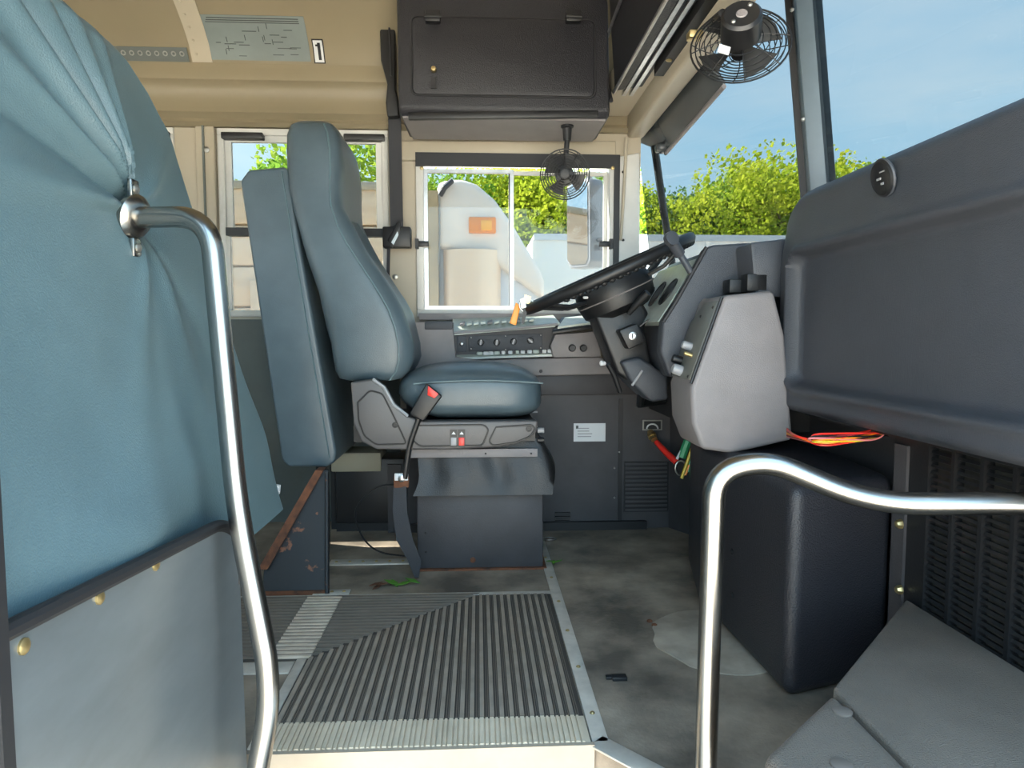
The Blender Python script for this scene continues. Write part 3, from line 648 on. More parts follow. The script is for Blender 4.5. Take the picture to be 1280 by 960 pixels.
b1 = MB().prism([A(571,420,2.446), A(583,420,2.446), A(583,440,2.446), A(571,440,2.446)], (0,.01,0)).build('toggle_plate', DASH, cs, bevel=.002)
MB().lathe([(0,.008),(.006,.008),(.014,.006),(.016,0)], A(577,430,2.445), (0,-1,0), 14).build('toggle', ALU, b1)
# lower tray with a row of pale tags
MB().prism([A(568,447,2.425), A(742,441,2.425), A(742,437,2.47), A(568,441,2.47)], (0,0,-.008)).build('lower_tray', LIGHTG, cs)
for i in range(15):
    p = A(598+i*8.2+random.uniform(-2,2), 442-i*.28, 2.44); s_ = random.uniform(.007,.013)
    MB().sq(p, (s_,.008,.007), .5, .5, 6, 10).build('pale_switch_cap', STICK if i % 3 else LIGHTG, cs)
# right end unit with a screen and two dials
eu = MB().prism([A(688,432,2.40), A(694,418,2.40), A(746,414,2.40), A(752,446,2.40), A(692,447,2.40)], (0,.10,0)).build('dial_unit', DASH2, cs, bevel=.004)
MB().prism([A(690,418,2.395), A(742,411,2.395), A(752,396,2.52), A(702,400,2.52)], (0,0,.012)).build('display_unit', BLACK, cs, bevel=.003)
MB().prism([A(697,414,2.41), A(738,408,2.41), A(746,398,2.51), A(706,402,2.51)], (0,0,.015)).build('display', LIGHTG, cs)
for px in (715, 729): MB().lathe([(0,.013),(.008,.013),(.014,.010),(.014,0)], A(px,435,2.40), (0,-1,0), 18).build('dial', BLACK, eu)
# things on the kick wall
stk = MB().box(Q(717,552,y=2.458), Q(757,529,y=2.458)+Vector((0,.002,0))).build('information_sticker', STICK); stk['label'] = 'white information sticker on the dark side console'; stk['category'] = 'sticker'
for i in range(4): MB().box(Q(722,535+i*3.4,y=2.457), Q(740+random.uniform(-5,10),536+i*3.4,y=2.457)+Vector((0,.001,0))).build('print_line', GREYK, stk)
MB().box(Q(720,536,y=2.457), Q(723,532,y=2.457)+Vector((0,.001,0))).build('print_mark', INK, stk)
MB().box(Q(772,662,y=2.455), Q(779,498,y=2.455)+Vector((0,.01,0))).build('seam_strip', BLACK, cs)
for px, py in ((768,585),(768,622),(774,565)): screw(cs, Q(px,py,y=2.457), (0,-1,0), .004)
for i in range(3): MB().box(Q(694,641+i*5,y=2.45), Q(713,644+i*5,y=2.45)+Vector((0,.01,0))).build('vent_slot', BLACK, cs)
vg = MB().box(Q(780,640,y=2.452), Q(836,577,y=2.452)+Vector((0,.01,0))).build('vent_grille', BLACK, cs)
for i in range(12): MB().box(Q(782,579+i*5.2,y=2.449), Q(834,581+i*5.2,y=2.449)+Vector((0,.006,0))).build('vent_slat', DARK, vg)
for i in range(3): MB().box(Q(650,514+i*18,y=2.458), Q(672,516+i*18,y=2.458)+Vector((0,.001,0))).build('scuff', GREYK, cs)
MB().box((-.25,2.44,0),(.62,2.462,.03)).build('base_trim', BLACK, cs)
em = MB().box(Q(803,538,y=2.448), Q(828,525,y=2.448)+Vector((0,.008,0))).build('emblem_plate', STEEL); em['label'] = 'small metal badge with arch symbol on the dark panel'; em['category'] = 'badge'
MB().box(Q(805,536.5,y=2.446), Q(826,526.5,y=2.446)+Vector((0,.004,0))).build('badge_face', BLACK, em)
MB().tube([Q(815.5+7*math.cos(R(a_)), 536-6*math.sin(R(a_)), y=2.4445) for a_ in range(0, 181, 20)], .003, 6).build('arch_symbol', STICK, em)
# red hose with brass fitting
rh = thing('red_air_hose', 'red hose with brass fitting under the steering column', 'hose', Q(815,545,y=2.42))
MB().tube([Q(813,540,y=2.44), Q(818,550,y=2.40)], .012, 10).build('fitting', BRASS, rh); MB().lathe([(-.006,.017),(.006,.017)], Q(815,545,y=2.42), Q(818,550,y=2.40)-Q(813,540,y=2.44), 6).build('fitting_nut', BRASS, rh)
MB().tube([Q(820,552,y=2.40), Q(833,566,y=2.36), Q(846,578,y=2.33)], [.009,.012,.012], 12).build('hose', RED, rh)
MB().tube([Q(851+7*math.cos(R(a_)), 585+9*math.sin(R(a_)), y=2.32) for a_ in range(0, 360, 30)], .0035, 8, closed=True).build('clip_ring', STEEL, rh)
wb = thing('wire_bundle', 'green and yellow wire bundle beside the red hose', 'wires', Q(862,580,y=2.3))
for pts, r_, m_ in (([(862,545),(856,560),(852,572)], .014, GRN), ([(868,552),(860,575),(852,598)], .006, YELLOW), ([(871,558),(864,578),(856,594)], .005, ORANGE), ([(870,578),(867,590),(872,604)], .02, GRN), ([(858,552),(850,566),(846,574)], .005, STICK), ([(874,545),(866,562),(860,590)], .005, GRN)):
    MB().tube(arc(Q(*pts[1],y=2.27), Q(*pts[0],y=2.27), Q(*pts[2],y=2.27), 6), r_, 8).build('wire', m_, wb)
# ================================================================== STEERING
sc = thing('steering_column', 'black steering column with ignition housing under the wheel', 'steering column', Q(800,470,y=2.1))
C0 = Q(745,352,y=2.1); axis = Vector((-math.sin(R(24)),0,math.cos(R(24)))); axc = Vector((.52,0,-.85)).normalized()
cp_ = [Q(752,395,y=2.09), Q(775,440,y=2.10), Q(800,478,y=2.11), Q(835,505,y=2.12)]
MB().prism([Q(x_, y_, y=2.03) for x_, y_ in ((742,392),(772,380),(800,372),(812,392),(806,410),(815,455),(832,470),(836,500),(800,484),(772,468),(757,430))], (0,.14,0)).build('shroud', BLACK, sc, bevel=.012, segs=3)
MB().prism([Q(x_, y_, y=2.00) for x_, y_ in ((776,452),(800,446),(835,470),(836,500),(815,503),(790,480))], (0,.16,0)).build('lower_cover', DASH, sc, bevel=.010, segs=3)
MB().tube([Q(790,482,y=1.995), Q(803,463,y=1.995)], .004, 6).build('cover_seam', GREYK, sc)
ig = MB().prism([Q(x_, y_, y=1.97) for x_, y_ in ((774,413),(797,404),(808,424),(806,428),(786,437))], (0,.06,0)).build('ignition_housing', BLACK, sc, bevel=.006, segs=2)
MB().lathe([(0,.012),(.004,.012),(.005,.009),(.003,.008),(.003,0)], Q(791,420,y=1.969), (0,-1,0), 18).build('lock_cylinder', ALU, ig)
MB().box(Q(790,423,y=1.965), Q(791.5,417,y=1.965)+Vector((0,.003,0))).build('key_slot', BLACK, ig)
MB().tube([Q(786,392,y=1.99), Q(797,379,y=1.97), Q(810,366,y=1.95)], [.007,.011,.012], 12).build('turn_signal_stalk', BLACK, sc)
MB().tube(arc(Q(818,392,y=1.97), Q(800,408,y=1.98), Q(842,396,y=1.93), 8), .003, 6).build('cable', BLACK, sc)
MB().lathe([(0,.006),(.014,.008),(.018,.0)], Q(756,454,y=2.02), (-1,-.5,0), 12).build('tilt_knob', STICK, sc)
MB().tube([Q(760,455,y=2.03), Q(768,470,y=2.04), Q(775,490,y=2.05)], .008, 8).build('tilt_lever', BLACK, sc)
MB().tube([Q(803,488,y=2.1), Q(800,505,y=2.15), Q(830,500,y=2.2)], .014, 8).build('shaft', BLACK, sc)
sw_ = thing('steering_wheel', 'large black steering wheel with finger grips', 'steering wheel', C0)
Cw = Q(758,343,y=2.1); RW = .268
e1 = Vector((math.cos(R(24)),0,math.sin(R(24)))); vw = (Cw-Vector((0,0,.72))).normalized(); e2 = (vw-e1*vw.dot(e1)).normalized(); axis = e1.cross(e2); axis = axis if axis.z > 0 else -axis; e2 = (e2+axis*.02).normalized()
ring = []; rad = []
for i in range(72):
    a_ = 2*math.pi*i/72; ring.append(Cw + e1*RW*math.cos(a_) + e2*RW*math.sin(a_)); rad.append(.0165+.0015*math.sin(i*math.pi/2*1.0) if 5 < i % 36 < 16 else .0165)
mb = MB(); mb.tube(ring, .0168, 12, closed=True); mb.build('rim', BLACK, sw_)
for i in range(46, 72, 1):
    a_ = 2*math.pi*i/72; p = Cw + e1*RW*math.cos(a_) + e2*RW*math.sin(a_) - axis*.012
    MB().sq(p, (.011,.011,.011), 1, 1, 6, 8).build('finger_grip', BLACK, sw_)
hubc = Cw - axis*.055 + e1*.0
pf = [(-.075,.02),(-.072,.085),(-.05,.115),(.0,.125),(.03,.115),(.036,.0)]
MB().lathe(pf, hubc, axis, 30).build('hub', BLACK, sw_)
MB().lathe([(-.001,.119),(.004,.124),(.010,.119)], hubc-axis*.018, axis, 30).build('hub_ring', DASH2, sw_)
for a_ in (25, 155, 205, 335):
    d_ = e1*math.cos(R(a_)) + e2*math.sin(R(a_)); s_ = d_.cross(axis)
    MB().loft([[p+s_*w_+axis*h_ for w_, h_ in ((-.022,-.006),(.022,-.006),(.022,.006),(-.022,.006))] for p in (hubc+d_*.09, hubc+d_*.17+axis*.01, Cw+d_*(RW-.008)-axis*.004)]).build('spoke', BLACK, sw_, bevel=.004)
for px in (710, 732): MB().sq(Q(px,372 if px > 720 else 375,y=1.985), (.008,.004,.004), .7, .7, 6, 10).build('spoke_slot', STICK, sw_)
gl = thing('gear_lever', 'grey lever with round end beside the steering wheel', 'lever', Q(868,348,y=1.84))
MB().tube([Q(838,299,y=1.79), Q(850,318,y=1.81)], .015, 14).build('grip', DASH, gl); MB().lathe([(-.004,.0),(-.004,.019),(.012,.019),(.014,.0)], Q(838,299,y=1.788), Vector((.3,-1,.2)), 18).build('end_cap', DASH, gl)
MB().tube([Q(850,318,y=1.81), Q(864,341,y=1.80)], .009, 10).build('rod', DASH, gl)
ky = thing('key_bunch', 'keys with orange tag hanging from the steering wheel rim', 'keys', Q(655,380,y=2.05))
MB().tube([Q(658+9*math.cos(R(a_)), 381+9*math.sin(R(a_)), y=2.045) for a_ in range(0, 360, 30)], .0022, 6, closed=True).build('key_ring', CHROME, ky)
MB().prism([Q(x_, y_, y=2.05) for x_, y_ in ((645,378),(651,382),(645,407),(637,404))], (0,.006,0)).build('tag', ORANGE, ky, bevel=.002)
MB().prism([Q(x_, y_, y=2.04) for x_, y_ in ((655,384),(660,385),(655,405),(651,404))], (0,.003,0)).build('key', BLACK, ky)
MB().prism([Q(x_, y_, y=2.035) for x_, y_ in ((656,368),(664,371),(662,380),(654,378))], (0,.003,0)).build('key', BRASS, ky)
MB().prism([Q(x_, y_, y=2.03) for x_, y_ in ((650,374),(655,372),(658,384),(652,386))], (0,.003,0)).build('key', STEEL, ky)
# ================================================================== DASHBOARD
dd = thing('dashboard', 'charcoal moulded dashboard with recessed panel facing the aisle', 'dashboard', (.85,1.3,.45))
XD = .75
def sm_(t): t = max(0, min(1, t)); return t*t*(3-2*t)
rings = []; NYD, NZD = 110, 90
for i in range(NYD+1):
    y_ = .45 + 1.24*i/NYD; row = []
    zb = .54 - (.055 if y_ > 1.40 else 0)*sm_((y_-1.38)/.10)
    zb = .533
    for k in range(NZD+1):
        z_ = zb + (1.062-zb)*k/NZD
        # rounded-rectangle recess
        y0_, y1_, z0_, z1_, r_ = .30, 1.615, .60, .905, .04
        qx = abs(y_-(y0_+y1_)/2)-(y1_-y0_)/2+r_; qz = abs(z_-(z0_+z1_)/2)-(z1_-z0_)/2+r_
        sd = math.hypot(max(qx,0), max(qz,0))+min(max(qx,qz),0)-r_
        x_ = XD + -.0+.028*sm_(.5-sd/.022) - .010*math.exp(-((sd-.012)/.01)**2)
        x_ += .03*max(0, (z_-1.03)/.032)**2.2 + .012*max(0, (y_-1.655)/.035)**2 + .02*max(0, (zb+.02-z_)/.02)**2
        x_ += .012*sm_((z_-.93)/.12)
        row.append((x_, y_, z_ - .075*max(0,(y_-1.59)/.10)**2*sm_((z_-.80)/.2)))
    rings.append(row)
MB().loft(rings, cap=False, closed=False).build('main_panel', DASH, dd, ang=80)
MB().prism([(.80,.45,.56),(.96,.45,.56),(1.02,.45,1.02),(.84,.45,1.05),(.80,.45,1.0)], (0,1.165,0)).build('core', DASH, dd)
bd = MB().lathe([(0,.034),(.006,.034),(.009,.030),(.007,.027),(.007,0)], Q(1106,222,x=.748), (-1,0,-.25), 28).build('round_badge', BLACK, dd, label='round black gauge badge')
MB().lathe([(0,.0345),(.003,.036),(.006,.0345)], Q(1106,222,x=.748), (-1,0,-.25), 28).build('badge_ring', DASH, bd)
for a_, b_, l_ in ((-.006,.010,.016),(.006,-.002,.012),(-.004,-.012,.008)): MB().box((-.0008,-l_/2,-.002),(.0008,l_/2,.002)).xf(Matrix.Translation(Q(1106,222,x=.748)+Vector((-.008-b_*.1,a_,b_)))).build('badge_mark', GREYK, bd)
# wing toward the driver with switch plate; door light painted in as paler grey
yw = 1.615
wing = [(906,369),(968,363),(982,420),(988,500),(992,550),(940,562),(915,567),(878,562),(866,530),(864,484)]
MB().prism([Q(a_, b_, y=yw) for a_, b_ in wing], (0,.185,0)).build('wing', DASH2, dd, bevel=.012, segs=4)
n0, n1 = Q(904,372,y=yw), Q(866,478,y=yw); nn = Vector((n1.z-n0.z, 0, -(n1.x-n0.x))).normalized()
if nn.x > 0: nn = -nn
f0 = lambda s_, y_: n0+(n1-n0)*s_+Vector((0,y_,0))
spn = MB().prism([f0(.04,.015), f0(.98,.015), f0(.98,.17), f0(.30,.17), f0(.04,.11)], nn*.006).build('switch_plate', mat('olive_grey_plate', (.13,.13,.115), .4), dd, bevel=.0015)
for s_, y_, r_, m_ in ((.60,.09,.011,GREYK),(.78,.13,.012,BLACK),(.90,.10,.014,GREYK)):
    MB().lathe([(0,r_),(.018,r_*.95),(.024,r_*.8),(.024,0)], f0(s_,y_)+nn*.006, nn, 16).build('knob', m_, spn)
MB().lathe([(0,.006),(.02,.005),(.022,0)], f0(.70,.06)+nn*.006, nn, 12).build('brass_stud', BRASS, spn)
for s_, y_ in ((.12,.03),(.22,.10),(.95,.03)): screw(spn, f0(s_,y_)+nn*.006, nn, .004, BLACK)
MB().tube([f0(.0,.004)+nn*.002, f0(1.02,.004)+nn*.002], .004, 8).build('plate_edge', BLACK, spn)
# instrument hood
hood = [(829,402),(846,376),(884,309),(892,306),(940,303),(944,360),(906,372),(866,430),(838,472),(826,440)]
MB().prism([Q(a_, b_, y=1.80) for a_, b_ in hood], (0,.05,0)).build('instrument_hood', DASH, dd, bevel=.008, segs=3)
MB().prism([Q(a_, b_, y=1.85)+Vector((.02,0,-.005)) for a_, b_ in hood], (0,.45,0)).build('instrument_body', DASH, dd, bevel=.006)
i0, i1 = Q(822,402,y=1.86), Q(874,322,y=1.86)
inf = MB().prism([i0, i1, i1+Vector((-.0,.42,0)), i0+Vector((0,.42,0))], Vector((.03,0,-.01))).build('instrument_face', LIGHTG, dd, label='pale instrument face')
inn = Vector((-(i1-i0).z,0,(i1-i0).x)).normalized()
for s_, y_, r_ in ((.5,.10,.045),(.5,.22,.045),(.5,.33,.035)):
    g = MB().lathe([(-.004,r_),(.003,r_),(.003,r_*.9),(.001,r_*.88),(.001,0)], i0+(i1-i0)*s_+Vector((0,y_,0)), inn, 24).build('gauge', BLACK, inf)
MB().tube([Q(883,309,y=1.795), Q(846,375,y=1.795), Q(829,402,y=1.795)], .005, 6).build('hood_seal', RUBBER, dd)
MB().prism([Q(a_, b_, y=1.70) for a_, b_ in ((938,303),(992,297),(992,372),(944,372))], (0,.50,0)).build('dash_top', DASH, dd, bevel=.01)
MB().box(Q(912,366,y=1.74), Q(936,349,y=1.74)+Vector((0,.05,0))).build('radio_box', BLACK, dd, bevel=.003)
MB().box(Q(934,364,y=1.70), Q(960,342,y=1.70)+Vector((0,.05,0))).build('radio_box', BLACK, dd, bevel=.003)
MB().prism([(.62,1.82,.45),(.95,1.82,.45),(.95,1.82,.80),(.70,1.82,.80)], (0,.62,0)).build('underbody', BLACK, dd)
MB().box((.80,.45,.522),(.96,1.62,.56)).build('underside', BLACK, dd)
# dash ledge in the corner
MB().prism([Q(772,362,y=2.55), Q(800,348,y=2.55), Q(838,346,y=2.45), Q(850,352,y=2.40), Q(850,400,y=2.40), Q(770,402,y=2.50)], (0,.08,0)).build('corner_ledge', DASH2, dd)
for i in range(3): MB().tube([Q(790+i*14,398-i*2,y=2.38), Q(822+i*12,356-i*2,y=2.38)], .006, 6).build('defroster_rib', LIGHTG if i % 2 == 0 else DASH, dd)
# loose wires under the dash
for i, m_ in enumerate((RED, ORANGE, RED, mat('maroon_wire',(.25,.02,.03),.4), ORANGE, YELLOW, RED, BLACK, mat('pink_wire',(.7,.2,.2),.4))):
    o = MB().tube(pathr([Q(984,536+i*1.2,y=1.58), Q(992+i*5,545+i*1.5,y=1.38), Q(1034-i*4,554-i*1.9+(i%3)*4,y=1.33), Q(1072+i*3,541+(i*5)%15,y=1.33), Q(1112,534+(i*3)%11,y=1.36)], .04), .0021, 6).build('loose_wire', m_)
    o['label'] = 'thin loose %s wire in the bunch hanging under the dashboard' % m_.name.split('_')[0]; o['category'] = 'wire'; o['group'] = 'loose wires under the dashboard'
# ================================================================== ENGINE COVER + GRILLE
ec = thing('engine_cover', 'black box shaped engine cover with rounded corner under the dashboard', 'engine cover', (.75,1.6,0))
MB().prism([(.602,1.255,0),(.855,1.338,0),(.88,1.60,0),(.86,2.08,0),(.66,2.08,0),(.585,1.75,0)], (0,0,.432)).build('body', BLACKG, ec, bevel=.03, segs=5)
p = Q(912,690,x=.592)
for dz in (0, -.06): screw(ec, Q(915, 690-dz*900, x=.592), (-1,0,0), .008, BLACK)
MB().box((.585,1.62,.22),(.60,1.66,.36)).build('latch', BLACK, ec, bevel=.004)
gr = thing('grille_panel', 'black slatted heater grille under the dashboard', 'grille', (.86,1.0,.0))
MB().box((.865,.45,.0),(.90,1.34,.52)).build('backing', mat('tan_dust_filter', (.060,.050,.038), .8, var=.4, vscale=60), gr)
MB().box((.848,1.235,.10),(.866,1.335,.52)).build('post', BLACK, gr)
MB().box((.842,1.285,.12),(.85,1.325,.50)).build('bolt_strip', STEEL if False else DARK, gr)
for py in (655, 737): MB().lathe([(0,.010),(.004,.010),(.010,.006),(.012,0)], Q(1126,py,x=.842), (-1,0,0), 8).build('bolt', BRASS, gr)
slat = None; ncol = 9; cw = .070
for c_ in range(ncol):
    y1_ = 1.232-c_*cw; MB().box((.846,y1_-.006,.16),(.866,y1_+.003,.52)).build('mullion', BLACK, gr)
    for r_ in range(26):
        z_ = .19+r_*.0128
        if slat is None:
            slat = MB().prism([(.850,0,.0),(.853,0,.0052),(.866,0,.001),(.863,0,-.004)], (0,-.061,0)).build('slat', BLACK, gr, smooth=False); slat_base = slat.location.copy(); s_ = slat
        else:
            s_ = slat.copy(); COL.objects.link(s_); s_.parent = gr
        s_.location = (0, y1_-.006, z_)
MB().box((.846,.45,.16),(.866,1.235,.185)).build('lower_rail', BLACK, gr)
# ================================================================== FELT-GREY FLOOR COVER (right foreground)
cv = thing('step_cover', 'grey felt textured moulded cover beside the hand rail', 'cover', (.6,.8,0))
MB().prism([(.352,.796,0),(.519,.942,0),(.519,.50,0),(.352,.50,0)], (0,0,.20)).build('tread', CARPET, cv, bevel=.018, segs=4)
MB().prism([(.521,.50,0),(.842,.50,0),(.842,1.268,0),(.521,.944,0)], (0,0,.20)).build('rise', CARPET, cv, bevel=.006, segs=3)
for px, py in ((1053,890),(1052,957)): MB().lathe([(0,.013),(.002,.013),(.003,.011),(.003,0)], Q(px,py,z=.20), (0,0,1), 18).build('plug', mat('felt_plug', (.15,.12,.10), .8), cv)
# ================================================================== FANS
def fan(name, label, hub, axis, Rg, mount_pts, motor_len=.05):
    t = thing(name, label, 'fan', hub); ax = Vector(axis).normalized(); a = ax.orthogonal().normalized(); b = ax.cross(a); hub = Vector(hub)
    P = lambda r, an, h: hub + (a*math.cos(an)+b*math.sin(an))*r + ax*h
    hh = lambda r: .028*(1-(r/Rg)**2)           # domed guard
    g = MB()
    for sgn, lst in ((1, [i/10 for i in range(2, 11)]), (-1, [.45,.6,.72,.82,.91,1.0])):
        for q in lst: g.tube([P(Rg*q, 2*math.pi*i/36, sgn*hh(Rg*q)*(1 if sgn > 0 else .8)) for i in range(36)], .0012, 5, closed=True)
    for k in range(8):
        an = 2*math.pi*k/8
        g.tube([P(Rg*q, an+.25*q, hh(Rg*q)) for q in (.12,.3,.5,.7,.85,1.0)], .0013, 5); g.tube([P(Rg*q, an, -hh(Rg*q)*.8) for q in (.2,.5,.75,1.0)], .0014, 5)
    g.tube([P(Rg, 2*math.pi*i/36, 0) for i in range(36)], .0022, 6, closed=True)
    g.build('guard', BLACK, t)
    MB().lathe([(.022,0),(.024,Rg*.17),(.028,Rg*.17),(.029,0)], hub, ax, 20).build('guard_badge', BLACK, t)
    MB().lathe([(-.012,.0),(-.012,Rg*.2),(.012,Rg*.2),(.014,0)], hub, ax, 20).build('blade_hub', BLACK, t)
    for k in range(4):
        rows_ = []
        for q in (.15,.4,.65,.84):
            w_ = .32+.16*q; an = 2*math.pi*k/4+.3
            rows_.append([P(Rg*q, an-w_, -.008), P(Rg*q, an, 0.0), P(Rg*q, an+w_, .008), P(Rg*q, an+w_, .0095), P(Rg*q, an, .0015), P(Rg*q, an-w_, -.0065)])
        MB().loft(rows_).build('blade', mat('fan_blade', (.035,.035,.035), .35), t)
    m = MB().lathe([(-.018,.012),(-.02,Rg*.36),(-.024,Rg*.40),(-.02-motor_len,Rg*.40),(-.026-motor_len,Rg*.34),(-.026-motor_len,0)], hub, ax, 26).build('motor', mat('motor_black', (.016,.016,.017), .3, .2), t)
    MB().lathe([(-.028-motor_len,.010),(-.026-motor_len,.012)], hub, ax, 14).build('motor_cap', DASH2, m)
    for k in range(2): screw(m, P(Rg*.25, k*math.pi, -.027-motor_len), -ax, .005)
    mt_ = MB().tube(mount_pts, .009, 10).build('mount_arm', BLACK, t)
    return t, m
h1_ = Q(706,218,y=2.32)
t1, m1 = fan('dash_fan', 'black wire guard fan hanging below the overhead cabinet', h1_, (-.12,-1,-.10), .082, [h1_+Vector((.004,.05,.0)), h1_+Vector((.006,.03,.06)), Q(710,165,y=2.36), Q(710,158,y=2.36)], .03)
MB().lathe([(0,.022),(-.006,.022),(-.010,.016),(-.05,.013)], Q(709,157,y=2.36), (0,0,1), 20).build('mount_base', BLACK, t1)
h2_ = Q(925,56,y=1.50)
ax2 = Vector((.30,.86,-.42)).normalized()
t2, m2 = fan('dash_fan', 'black fan seen from its motor side on the windscreen header', h2_, ax2, .104, [h2_-ax2*.05, h2_-ax2*.06+Vector((-.03,.03,.03)), Q(872,42,x=.60)], .055)
MB().box(Q(862,46,y=1.62), Q(880,36,y=1.62)+Vector((0,.03,0))).build('mount_bracket', BRASS, t2, bevel=.004)
lp = h2_ - ax2*.05 + ax2.orthogonal().normalized()*0
MB().box((-.012,-.001,-.008),(.012,.002,.008)).xf(Matrix.Translation(Q(905,62,y=1.425)) @ Matrix.Rotation(R(15),4,'Y')).build('motor_label', STICK, t2)
# sun visor
vz = thing('sun_visor', 'smoked dark sun visor folded under the windscreen header', 'visor', Q(850,130,x=.68))
v0, v1, v2, v3 = Q(793,176,x=.645), Q(880,68,x=.645), Q(905,108,x=.70), Q(832,192,x=.70)
MB().prism([v0, v1, v2, v3], Vector((.006,0,.012))).build('blade', VISOR, vz, bevel=.003)
MB().tube([v0+Vector((0,0,.012)), v1+Vector((0,0,.012))], .008, 8).build('hinge_rod', BLACK, vz)
MB().tube([v3, v2], .007, 8).build('edge', DASH2, vz)
MB().sq(v3+Vector((-.01,.0,.02)), (.03,.03,.018), .6, .6, 10, 14).build('pivot_mount', VISOR, vz)
# ================================================================== OUTSIDE THE BUS
gd = struct(MB().box((-60,2.9,-1.0),(90,120,-.95)).box((-60,-60,-1.0),(90,2.9,-.95)).build('floor_yard', mat('pale_gravel', (.58,.51,.42), .9, col2=(.68,.62,.54), vscale=.6), smooth=False), 'pale gravel yard outside the bus')
# mirror
em_ = thing('side_mirror', 'tall exterior mirror on the driver side', 'mirror', Q(730,290,y=2.95))
def mq(a_, b_): return Q(a_, b_, y=3.10-(a_-708)*.0068)
mo = [mq(a_, b_) for a_, b_ in ((708,234),(715,227),(734,222),(737,230),(738,326),(734,334),(713,336),(708,327))]
MB().prism(mo, (.07,.035,0)).build('housing', mat('mirror_shell', (.30,.32,.36), .35), em_, bevel=.008, segs=3)
MB().prism([mq(a_, b_)+Vector((-.004,-.002,0)) for a_, b_ in ((710,237),(716,231),(733,227),(735,234),(735.5,322),(733,330),(714,331),(710,324))], (.004,.002,0)).build('mirror_face', MIRROR, em_)
MB().tube(pathr([Q(735,226,y=2.98), Q(740,212,y=2.98), Q(752,206,y=2.90), Q(768,212,y=2.66)], .03), .014, 8).build('arm', mat('mirror_arm', (.4,.42,.44), .4), em_)
MB().cyl(Q(744,300,y=2.96), Q(772,300,y=2.66), .010, 8).build('lower_arm', BLACK, em_)
mp_ = thing('mirror_post', 'dark mirror support post outside the windscreen corner', 'post', Q(840,335,y=2.75))
MB().tube([Q(818,182,y=2.66)+Vector((.12,0,0))*0, Q(829,260,y=2.70), Q(842,340,y=2.74)], .015, 10).build('post', mat('post_grey', (.045,.055,.06), .4), mp_)
MB().sq(Q(842,342,y=2.74), (.03,.03,.02), .5, .5, 8, 12).build('post_foot', BLACK, mp_)
# box truck with an aerodynamic cab outside the driver window
tk = thing('box_truck', 'white and tan box truck parked beside the bus', 'truck', (-1.5,6.0,-.95))
YT = 5.0; TAN = mat('tan_boards', (.82,.65,.47), .6, col2=(.68,.52,.36), vscale=3, stretch=(.6,1,5)); CABW = mat('cab_white', (.86,.77,.68), .35, var=.08, vscale=2)
MB().box((-9,YT+.02,-.35),(-.46,7.4,1.76)).build('cargo_body', TAN, tk)
for i, (z0_, z1_) in enumerate(((1.50,1.77),(1.21,1.485),(.92,1.195),(.63,.905),(.34,.615),(.05,.325),(-.24,.035))):
    MB().box((-8.9,YT-.02,z0_),(-.46,YT+.03,z1_)).build('side_board', TAN, tk, bevel=.008)
for x_ in (-8,-6.6,-5.2,-3.8,-2.4,-1.62,-1.05): MB().box((x_,YT-.05,-.3),(x_+.07,YT+.0,1.1)).build('side_stake', TAN, tk, bevel=.006)
MB().box((-9,YT-.04,1.74),(-.44,YT+.1,1.80)).build('top_rail', CREAM, tk, bevel=.01)
MB().tube(pathr([(-1.55,YT-.06,.62),(-1.50,YT-.10,.66),(-1.43,YT-.10,.66),(-1.40,YT-.06,.60)], .03), .012, 6).build('latch_handle', STEEL, tk)
fa = [Q(a_, b_, y=YT) for a_, b_ in ((546,226),(575,222),(596,229),(618,248),(640,278),(660,312),(676,338),(681,352),(681,375),(640,345),(610,322),(546,309))]
MB().prism(fa, (0,2.3,0)).build('roof_fairing', CABW, tk, bevel=.05, segs=4)
MB().prism([Q(a_, b_, y=YT+.08) for a_, b_ in ((548,300),(610,318),(650,345),(681,370),(684,470),(548,470))], (0,2.1,0)).build('cab', mat('cab_silver', (.74,.76,.80), .3, .1), tk, bevel=.04, segs=3)
rings = []
for i in range(13):
    an = math.pi*i/12; rings.append([(Q(590,300,y=YT).x - .21*math.cos(an), YT+.06-.12*math.sin(an), z_) for z_ in (1.33,-.5)])
MB().loft([[r_[0] for r_ in rings], [r_[1] for r_ in rings]], cap=False, closed=False).build('side_fairing', mat('warm_silver', (.85,.66,.48), .3, .2), tk)
MB().box(Q(533,395,y=YT-.02), Q(547,238,y=YT-.02)+Vector((0,.3,0))).build('corner_post', mat('yellowed_post', (.55,.42,.25), .6, var=.3), tk)
mk = MB().box(Q(586,291,y=YT-.03), Q(620,271,y=YT-.03)+Vector((0,.06,0))).build('marker_light', ORANGE, tk, bevel=.01)
MB().box(Q(601,288,y=YT-.04), Q(615,275,y=YT-.04)+Vector((0,.03,0))).build('marker_lens', mat('amber_lens', (1,.45,.02), .2), mk, bevel=.006)
MB().tube([Q(565,226,y=YT-.02), Q(556,234,y=YT-.05), Q(550,244,y=YT-.02)], .02, 8).build('grab_strap', DASH, tk)
MB().tube([Q(549,244,y=YT-.06), Q(550,300,y=YT-.05), Q(548,330,y=YT-.05)], .006, 6).build('chain', STEEL, tk)
for x_ in (-7.5,-6.3,.15):
    wh = MB().lathe([(0,.2),(.02,.32),(.04,.40),(.22,.40),(.25,.3)], (x_,YT+.05,-.55), (0,1,0), 28).build('wheel', RUBBER, tk)
    MB().lathe([(-.005,.0),(-.01,.18),(.03,.2)], (x_,YT+.07,-.55), (0,1,0), 20).build('wheel_hub', ALU, wh)
